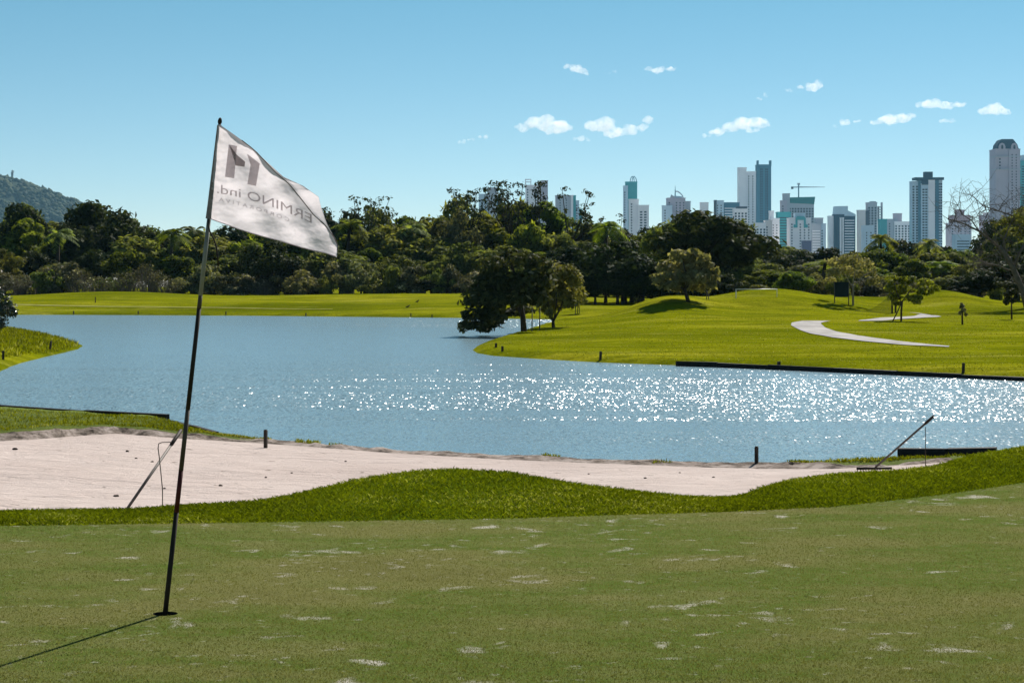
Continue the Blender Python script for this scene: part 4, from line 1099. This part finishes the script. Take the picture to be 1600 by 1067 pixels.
hill = link('hill', grid_mesh('hill', HXX, HYY, HZ), hill_mat()); set_props(hill, kind='structure')
nt_h = 5200; hxx = rng.uniform(-1500, -640, nt_h); hyy = rng.uniform(3640, 4060, nt_h)
bv, bf = [], []
import bmesh
_b = bmesh.new(); bmesh.ops.create_icosphere(_b, subdivisions=1, radius=1); _bv = np.array([v.co[:] for v in _b.verts]); _bf = np.array([[v.index for v in f.verts] for f in _b.faces]); _b.free()
rad = rng.uniform(3.5, 7.5, nt_h); zz = np.array([bil(hx, hy, HZ, a, b) for a, b in zip(hxx, hyy)])
ok_ = zz > 8; hxx, hyy, zz, rad = hxx[ok_], hyy[ok_], zz[ok_], rad[ok_]; m_ = len(rad)
jit = 1+.25*rng.normal(size=(m_, len(_bv), 1))
VV = _bv[None]*jit*np.stack([rad, rad, rad*.9], 1)[:,None,:] + np.stack([hxx, hyy, zz+rad*.3], 1)[:,None,:]
FF = _bf[None]+(np.arange(m_)*len(_bv))[:,None,None]
fo = link('hill_forest', np_mesh('hill_forest', VV.reshape(-1,3), FF.reshape(-1,3), np.repeat(rng.random(m_), len(_bf))), leaf_mat('hill_canopy', (.012,.026,.012), (.05,.075,.025), .1, per_tree=False)); set_props(fo, kind='stuff')
sxh = sx(19, HYc); zst = float(bil(hx, hy, HZ, sxh, HYc))
M['stone'] = simple('pale_statue_stone', (.30,.31,.31), .8, .2, .1, .3)
st = empty('hilltop_statue', (sxh, HYc, zst-1)); set_props(st, 'tall slender robed statue on a pedestal on the hill ridge', 'statue')
hs = sz(265, HYc)-zst
MB().box(-3.4,3.4,-3.4,3.4,-3,3.5).build('pedestal', M['stone'], st)
MB().tube([(0,0,3.2),(0,0,hs*.35),(.2,0,hs*.6),(.1,0,hs*.78),(.1,0,hs*.84),(.3,0,hs*.88),(.4,0,hs*.95),(.4,0,hs)], [2.9,2.3,2.5,2.9,1.2,1.5,1.5,.5], 12).build('figure', M['stone'], st, True)
MB().tube([(2.2,0,hs*.77),(3.6,-.5,hs*.84),(3.2,-.8,hs*.95)], [.8,.7,.6], 8).build('arm', M['stone'], st, True)

# ------------------------------------------------------------------ the city
def bmat(name, c, rough=.7): 
    if name not in M: M[name] = simple(name, c, .8, .08, .07, .06)
    return M[name]
CW = bmat('white_render', (.93,.92,.95)); CG = bmat('grey_render', (.46,.49,.54)); CD = bmat('dark_render', (.07,.09,.12)); CB = bmat('beige_render', (.80,.73,.70))
CT = bmat('teal_glass', (.06,.40,.42), .25); CN = bmat('navy_glass', (.006,.05,.09), .2); CL_ = bmat('pale_blue_render', (.55,.70,.80)); CS = bmat('slate_blue', (.06,.19,.27), .4)
CP = bmat('mauve_render', (.50,.46,.53)); CR = bmat('reddish_render', (.42,.29,.31)); CM = bmat('teal_net', (.02,.20,.20)); CK = bmat('window_dark', (.03,.05,.07), .25); CV = bmat('violet_wall', (.09,.08,.17))
def building(label, Y, blocks, name='tower_building'):
    """blocks: (x0,x1,ytop,depth offset m,material,style) in photo pixels at distance Y; each block is a part with its own windows"""
    k = Y/F; xs = [b[0] for b in blocks]+[b[1] for b in blocks]; cx = (min(xs)+max(xs))/2
    root = empty(name, (sx(cx, Y), Y, -2.5)); set_props(root, label, 'building', 'city skyline')
    for (x0, x1, yt, off, mat, style) in blocks:
        X0, X1, zt = (x0-cx)*k, (x1-cx)*k, sz(yt, Y)+2.5; w = X1-X0; dep = max(14, min(w, 30))
        mb = MB().box(X0, X1, off, off+dep, 0, zt)
        zb = max(4, sz(405, Y))
        blk = None
        if style == 'cap': mb = MB().box(X0, X1, off, off+dep, sz(yt+7, Y)+2.5, zt)
        blk = mb.build('block', mat, root)
        if style in ('rows', 'cols', 'bands', 'grid', 'pale'):
            wb = MB(); fl = 3.4; z = zb
            nf = int((zt-3-zb)/fl)
            for f in range(nf):
                z = zb+f*fl
                if style == 'bands': wb.box(X0+w*.10, X1-w*.10, off-.5, off+.3, z, z+1.25)
                elif style == 'rows':
                    nw = max(2, int(w/4.6))
                    for q in range(nw):
                        c = X0+w*(q+.5)/nw
                        if (q*7+3) % 5 != 0: wb.box(c-.85, c+.85, off-.12, off+.3, z, z+1.7)
                elif style == 'cols':
                    for c in (.25,.36,.62,.73): wb.box(X0+w*c-.8, X0+w*c+.8, off-.12, off+.3, z, z+1.8)
                elif style == 'pale':
                    for c in (.3,.7): wb.box(X0+w*c-.7, X0+w*c+.7, off-.12, off+.3, z, z+1.5)
                elif style == 'grid':
                    nw = max(2, int(w/3.6))
                    for q in range(nw):
                        c = X0+w*(q+.5)/nw; wb.box(c-1.15, c+1.15, off-.12, off+.3, z, z+2.2)
            if wb.v:
                o = wb.build('window_rows', CW if (style == 'bands' and mat in (CN, CS, CG)) else CK, blk); o['kind'] = 'stuff'
            # roof parapet
        pb = MB().box(X0-.3, X1+.3, off-.3, off+dep+.3, zt-.6, zt+.7).build('parapet', mat, blk)
    return root, k, cx
def add(root, k, cx, name, poly, mat, y0, y1, Y):
    p = [((x-cx)*k, sz(y, Y)+2.5) for x, y in poly]; return MB().prism(p, y0, y1).build(name, mat, root)

YC = 2500
building('blue-grey stepped block behind the tall open trees', YC, [(748,763,304,0,CL_,'pale'),(762,776,294,-3,CG,''),(774,785,308,6,CS,'rows')])
r, k, cx = building('white block with an open frame on its roof behind the trees', YC, [(821,848,290,0,CW,'rows'),(846,856,283,-2,CP,'')])
for x in (821, 829.5): MB().box((x-cx)*k-.5, (x-cx)*k+.5, -.6, .6, sz(291,YC)+2.5, sz(281,YC)+2.5).build('roof_post', CW, r)
for y in (281, 285): MB().box((820.5-cx)*k, (830-cx)*k, -.65, .65, sz(y,YC)+2.1, sz(y,YC)+3.3).build('roof_beam', CW, r)
building('grey slab with stepped teal side wing', YC, [(868,892,306,0,CG,'pale'),(892,895.5,306,-2,CW,''),(895.5,900,306,2,CT,''),(900,905,314,1,CL_,'rows'),(905,909.5,327,0,CT,'rows')])
r, k, cx = building('slender teal glass tower with pointed arches on its roof', YC+100, [(974.5,981,291,0,CL_,'rows'),(978,996,284.5,4,CT,'')])
for a, b, c in ((985,988.5,992),(988,991.5,995.5)):
    for (p, q) in (((a,285),(b,275)),((b,275),(c,285))):
        mm = ((p[0]+q[0])/2+(-.9 if q[0] == b else .9), (p[1]+q[1])/2-1.2)
        MB().tube([((x-cx)*k, 9, sz(y,YC+100)+2.5) for x, y in (p, mm, q)], .55, 5).build('roof_arch', CS, r)
building('white twin block in front of the slender teal tower', YC-60, [(983,998,312,0,CW,'rows'),(996,1013.5,321.5,-5,CW,'cols')])
r, k, cx = building('grey block with a curved roof fin and a spire', YC, [(1035,1050,322,-4,CL_,'rows'),(1043,1071,310,0,CP,'rows'),(1066,1079.5,315,4,CG,'rows')])
add(r, k, cx, 'gable', [(1047,310),(1049,304),(1056,309)], CG, 0, 4, YC); add(r, k, cx, 'roof_step', [(1054,310),(1054,306),(1066,307),(1066,310)], CL_, 1, 8, YC)
MB().tube([((x-cx)*k, 5, sz(y,YC)+2.5) for x, y in ((1055.5,309),(1055.5,298),(1055.5,290))], [.9,.5,.2], 6).build('spire', CS, r)
MB().tube([((x-cx)*k, 5, sz(y,YC)+2.5) for x, y in ((1056,299),(1060,299.5),(1064,302.5),(1067,306),(1068.5,310))], [.9,.9,.8,.8,.7], 6).build('roof_fin', CG, r)
building('small pale rooftop peeping over the huge domed tree', YC, [(1095,1107,317,0,CW,'')])
building('low broad block with a dark blue wing beside the tall white tower', YC, [(1117,1131,314,0,CL_,'pale'),(1117,1119.5,313.5,-1,CD,''),(1130,1156,317,3,CS,'bands')])
building('white block with dark roof edge and window columns', YC-120, [(1147,1168,327,0,CW,'grid'),(1152,1168,323.5,3,CD,'cap')])
building('tall plain white double tower', YC+60, [(1154,1166.5,262.5,0,CW,''),(1165.5,1181.5,268.5,3,CW,'pale')])
r, k, cx = building('tall slate-blue tower with two horns on its roof', YC+160, [(1183,1205,258,0,CS,'cols')])
for a, b in ((1183,1185.5),(1202.5,1205.3)): add(r, k, cx, 'roof_horn', [(a,259),(a,251),(b,251),(b,260)], CS, -1, 8, YC+160)
building('low white houses in front of the horned tower', YC-150, [(1181,1197,349,0,CW,'grid'),(1196,1207,345,2,CB,'rows')])
building('white block with one column of windows before the teal one', YC-100, [(1204,1218,342,0,CW,'pale'),(1204,1210,330,4,CW,'')])
building('teal glass block beside the building site', YC-60, [(1215,1236,332,0,CT,'bands')])
r, k, cx = building('unfinished tower wrapped in teal netting below the crane', YC+40, [(1221,1230,314,0,CP,'rows'),(1225,1234.5,303,2,CG,''),(1233,1273,318,6,CG,'grid')])
add(r, k, cx, 'netting', [(1232,317),(1232,308.5),(1274.5,307.5),(1273,319)], CM, 4, 30, YC+40)
Yk = YC+40; crane = empty('tower_crane', (sx(1250.5, Yk), Yk+15, sz(309, Yk))); set_props(crane, 'tower crane with a long thin jib on the netted tower', 'crane')
zj = sz(292.5, Yk)-sz(309, Yk)
MB().box(-.7,.7,-.7,.7,-1,zj+3.5).build('mast', CS, crane); MB().box(-1.6,1.6,-1.2,1.2,zj+3.5,zj+6).build('cab', CG, crane)
MB().prism([(-9,zj-.3),(35,zj+.4),(35,zj+.9),(0,zj+1.4),(-9,zj+1.0)], -.6, .6).build('jib', CG, crane); MB().box(-10,-7,-1,1,zj-2,zj+1.2).build('counterweight', CD, crane)
r, k, cx = building('white block with a green stepped arch on its front', YC-140, [(1234,1267,341,0,CW,'rows'),(1243,1258,334,2,CL_,'')])
add(r, k, cx, 'green_arch', [(1240,356),(1240,351),(1243,351),(1243,341),(1246,338),(1256,338),(1259,341),(1259,351),(1262,351),(1262,356),(1256,356),(1256,344),(1246,344),(1246,356)], CT, -1.2, .2, YC-140)
building('plain violet wall in front of the green-arched block', YC-200, [(1255,1268,377,0,CV,'')])
building('grey banded block with a stair tower', YC-80, [(1268,1283,350,0,CG,'bands'),(1275,1287,341,4,CG,''),(1283,1291,350,2,CL_,'rows')])
r, k, cx = building('dark blue glass tower with white stripes and a sloping roof', YC-60, [(1296,1304,338,2,CW,''),(1303,1319,336,0,CN,''),(1312,1314.5,341,-2,CW,''),(1316,1318,341,-2,CW,''),(1318,1337,337,1,CN,'bands')])
add(r, k, cx, 'sloping_roof', [(1303,337),(1305,322.5),(1325,322),(1325,329),(1337,335),(1337,338)], CL_, .5, 14, YC-60)
r, k, cx = building('beige and grey block with an open concrete frame', YC, [(1341,1352,329,-2,CB,''),(1350,1358,330,0,CD,'rows'),(1356,1371,317,2,CG,'grid')])
MB().box((1361-cx)*k,(1370-cx)*k,4,12,sz(318,YC)+2.5,sz(314.5,YC)+2.5).build('roof_house', CG, r)
for y in range(323, 345, 4): MB().box((1370-cx)*k,(1380-cx)*k,3,14,sz(y,YC)+1.6,sz(y,YC)+2.6).build('floor_slab', CG, r)
for x in (1374.5, 1379.5): MB().box((x-cx)*k-.4,(x-cx)*k+.4,3.2,13.8,0,sz(322 if x < 1379 else 316,YC)+2.5).build('frame_post', CG, r)
building('pale blue low block before the open concrete frame', YC-150, [(1349,1366,353,0,CL_,'pale')]); building('small teal glass box behind the palm top', YC-100, [(1375,1386,343,0,CT,'')])
building('low white-grey stepped block between two towers', YC, [(1386,1402,343,0,CG,'rows'),(1399,1410,334,3,CP,''),(1397,1422,347,-3,CW,'grid')])
r, k, cx = building('tall blue-white tower with a dark flat cap', YC-100, [(1425,1436,284,2,CL_,'grid'),(1435,1440,283,0,CS,''),(1439,1451,288,-1,CL_,'cols'),(1450,1460,281,-3,CW,''),(1459,1467,280,0,CS,'rows'),(1466,1473,281,2,CL_,'grid')])
MB().box((1429-cx)*k,(1474-cx)*k,-4,16,sz(281.5,YC-100)+2.5,sz(277.5,YC-100)+2.5).build('cap', CN, r); MB().box((1445-cx)*k,(1457.5-cx)*k,0,10,sz(278,YC-100)+2.5,sz(268.5,YC-100)+2.5).build('roof_house', CN, r)
MB().box((1440-cx)*k,(1450-cx)*k,-2,1,sz(289,YC-100)+2.5,sz(278,YC-100)+2.5).build('cap_drop', CN, r)
building('reddish stepped block behind the bare limbs', YC, [(1485,1518,349,0,CP,'rows'),(1489,1517,337,2,CR,'rows'),(1497,1508,328.5,4,CR,'')]); building('pale low block below the reddish stepped one', YC-140, [(1493,1517,367,0,CL_,'bands')])
building('pinkish-grey block behind the half-bare tree', YC, [(1535,1557,337,0,CP,'rows'),(1541,1552,333,3,CB,'')])
r, k, cx = building('tallest mauve tower with a dark mansard roof', YC-150, [(1555.5,1594,233.5,0,CP,''),(1576,1592,235,-2,CP,'pale')])
add(r, k, cx, 'mansard_roof', [(1557.5,234),(1559,226),(1564,219),(1566,217.5),(1583,217.5),(1585,219.5),(1590,226),(1592.5,234)], CN, 1, 22, YC-150)
for a in (1565.5, 1584.5): add(r, k, cx, 'dormer', [(a-5,234),(a-5,229),(a-3,225),(a,223.5),(a+3,225),(a+5,229),(a+5,234)], CP, -1.5, 2, YC-150); add(r, k, cx, 'dormer_window', [(a-1.5,233),(a-1.5,228),(a,226.5),(a+1.5,228),(a+1.5,233)], CK, -2, -1.4, YC-150)
for y in (245, 265): MB().box((1555-cx)*k,(1594.4-cx)*k,-2.8,20,sz(y,YC-150)+2,sz(y,YC-150)+3.2).build('cornice', CG, r)
wbx = MB()
for y in (248,253,258,263): wbx.box((1561-cx)*k,(1563.6-cx)*k,-.15,.2,sz(y+2,YC-150)+2.5,sz(y-.3,YC-150)+2.5)
o = wbx.build('window_rows', CK, r); o['kind'] = 'stuff'
building('teal banded tower behind the mauve one', YC, [(1594.6,1612,252,0,CT,'bands'),(1599,1611,243,3,CL_,'')])
building('plain white tower past the teal banded one', YC+100, [(1640,1665,290,0,CW,'cols')])

# ------------------------------------------------------------------ clouds: lumpy bodies of vapour far beyond the city
def cloud_mat():
    m, nt, out = mat_new('cloud_vapour'); t = NT(nt)
    v = t.n('ShaderNodeVolumePrincipled'); v.inputs['Color'].default_value = (1,1,1,1); v.inputs['Anisotropy'].default_value = .35
    cn = t.noise(t.coord('Object'), .05, 4, .7, .8); t.l(t.math('MULTIPLY', t.ramp(cn, [(.36, (.0,.0,.0)), (.74, (1,1,1))]), .05), v.inputs['Density'])
    t.l(v.outputs[0], out.inputs['Volume']); return m
M['cloud'] = cloud_mat()
def cloud(label, lobes, Y=6500.0):
    import bmesh
    k = Y/F; cx = sum(l[0] for l in lobes)/len(lobes); cyy = sum(l[1] for l in lobes)/len(lobes)
    bm = bmesh.new()
    for (x, y, rx, ry) in lobes:
        nsub = max(4, int(rx*ry/4))
        for q in range(nsub):
            u = rng.normal(size=3); u /= np.linalg.norm(u); u *= rng.random()**.4
            rr = min(rx, ry)*rng.uniform(.35,.75)*k
            c = (((x-cx)+u[0]*rx*.8)*k, u[1]*rx*.5*k, ((cyy-y)+u[2]*ry*.75)*k)
            r_ = bmesh.ops.create_icosphere(bm, subdivisions=2, radius=rr)
            for v in r_['verts']:
                f = 1+.3*float(vnoise(v.co.x/rr*1.6+q*3.1, (v.co.y+v.co.z)/rr*1.6+x)); v.co = v.co*f; v.co.x *= 1.35
                v.co.x += c[0]; v.co.y += c[1]; v.co.z += c[2]
    me = bpy.data.meshes.new('cloud'); bm.to_mesh(me); bm.free()
    o = link('cloud', me, M['cloud']); o.location = (sx(cx, Y), Y, sz(cyy, Y)); set_props(o, label, 'cloud', 'small fair-weather clouds')
    md = o.modifiers.new('remesh', 'REMESH'); md.mode = 'VOXEL'; md.voxel_size = 2.2
cloud('broad white humped cloud above the tall open trees', [(815,200,12,6),(835,192,16,9),(852,192,16,10),(872,198,18,9),(888,201,10,5),(862,206,16,5)])
cloud('ragged white cloud with an upturned tail beside the broad humped one', [(925,197,12,8),(945,196,16,10),(960,208,18,8),(985,203,14,7),(1003,200,9,6),(1013,190,6,8)])
cloud('small white puff below the gap of two larger clouds', [(900,218,6,3),(911,217,9,5),(919,219,5,3)])
cloud('thin low streak of cloud apart from the broad humped one', [(722,221,8,4),(738,219,9,3),(755,214,10,4)])
cloud('slanting white wedge of cloud high above the ragged one', [(888,104,7,5),(902,108,14,7),(915,114,9,4)])
cloud('faint wisp beside the high slanting wedge', [(948,115,6,2),(962,112,6,3)])
cloud('flat white high cloud with pointed ends', [(1013,108,7,4),(1028,111,14,6),(1048,107,12,4)])
cloud('long rising white cloud above the tall white double tower', [(1103,213,9,4),(1120,206,14,6),(1140,200,14,7),(1162,193,20,9),(1185,191,16,8),(1200,194,8,4),(1175,204,16,4)])
cloud('faint short wisp above the long rising cloud', [(1188,154,6,3),(1196,149,5,4)])
cloud('small white curl of cloud with a trailing wisp', [(1235,141,9,3),(1250,138,9,4),(1268,137,14,7),(1280,132,7,6)])
cloud('small flat white cloud above the building crane', [(1305,198,7,3),(1320,192,12,5),(1338,190,9,3)])
cloud('white lens-shaped cloud beside the small flat one', [(1366,192,10,4),(1388,187,18,8),(1410,184,16,7),(1422,182,8,5)])
cloud('long thin white cloud above the lens-shaped one', [(1435,163,9,5),(1455,162,16,8),(1475,165,16,6),(1500,163,14,5)])
cloud('tiny white streak below the long thin cloud', [(1475,189,10,4),(1487,189,8,4)])
cloud('rounded white cloud near the mansard tower top', [(1538,174,10,6),(1553,170,16,9),(1570,174,12,6)])

# ------------------------------------------------------------------ haze over the whole scene
def haze():
    m, nt, out = mat_new('haze_air'); t = NT(nt)
    v = t.n('ShaderNodeVolumePrincipled'); v.inputs['Color'].default_value = (.38,.74,1,1); v.inputs['Density'].default_value = .000035; v.inputs['Anisotropy'].default_value = .3
    t.l(v.outputs[0], out.inputs['Volume'])
    o = MB().box(-3200, 2600, -60, 5200, -4.2, 262).build('haze', m); set_props(o, kind='stuff')
haze()
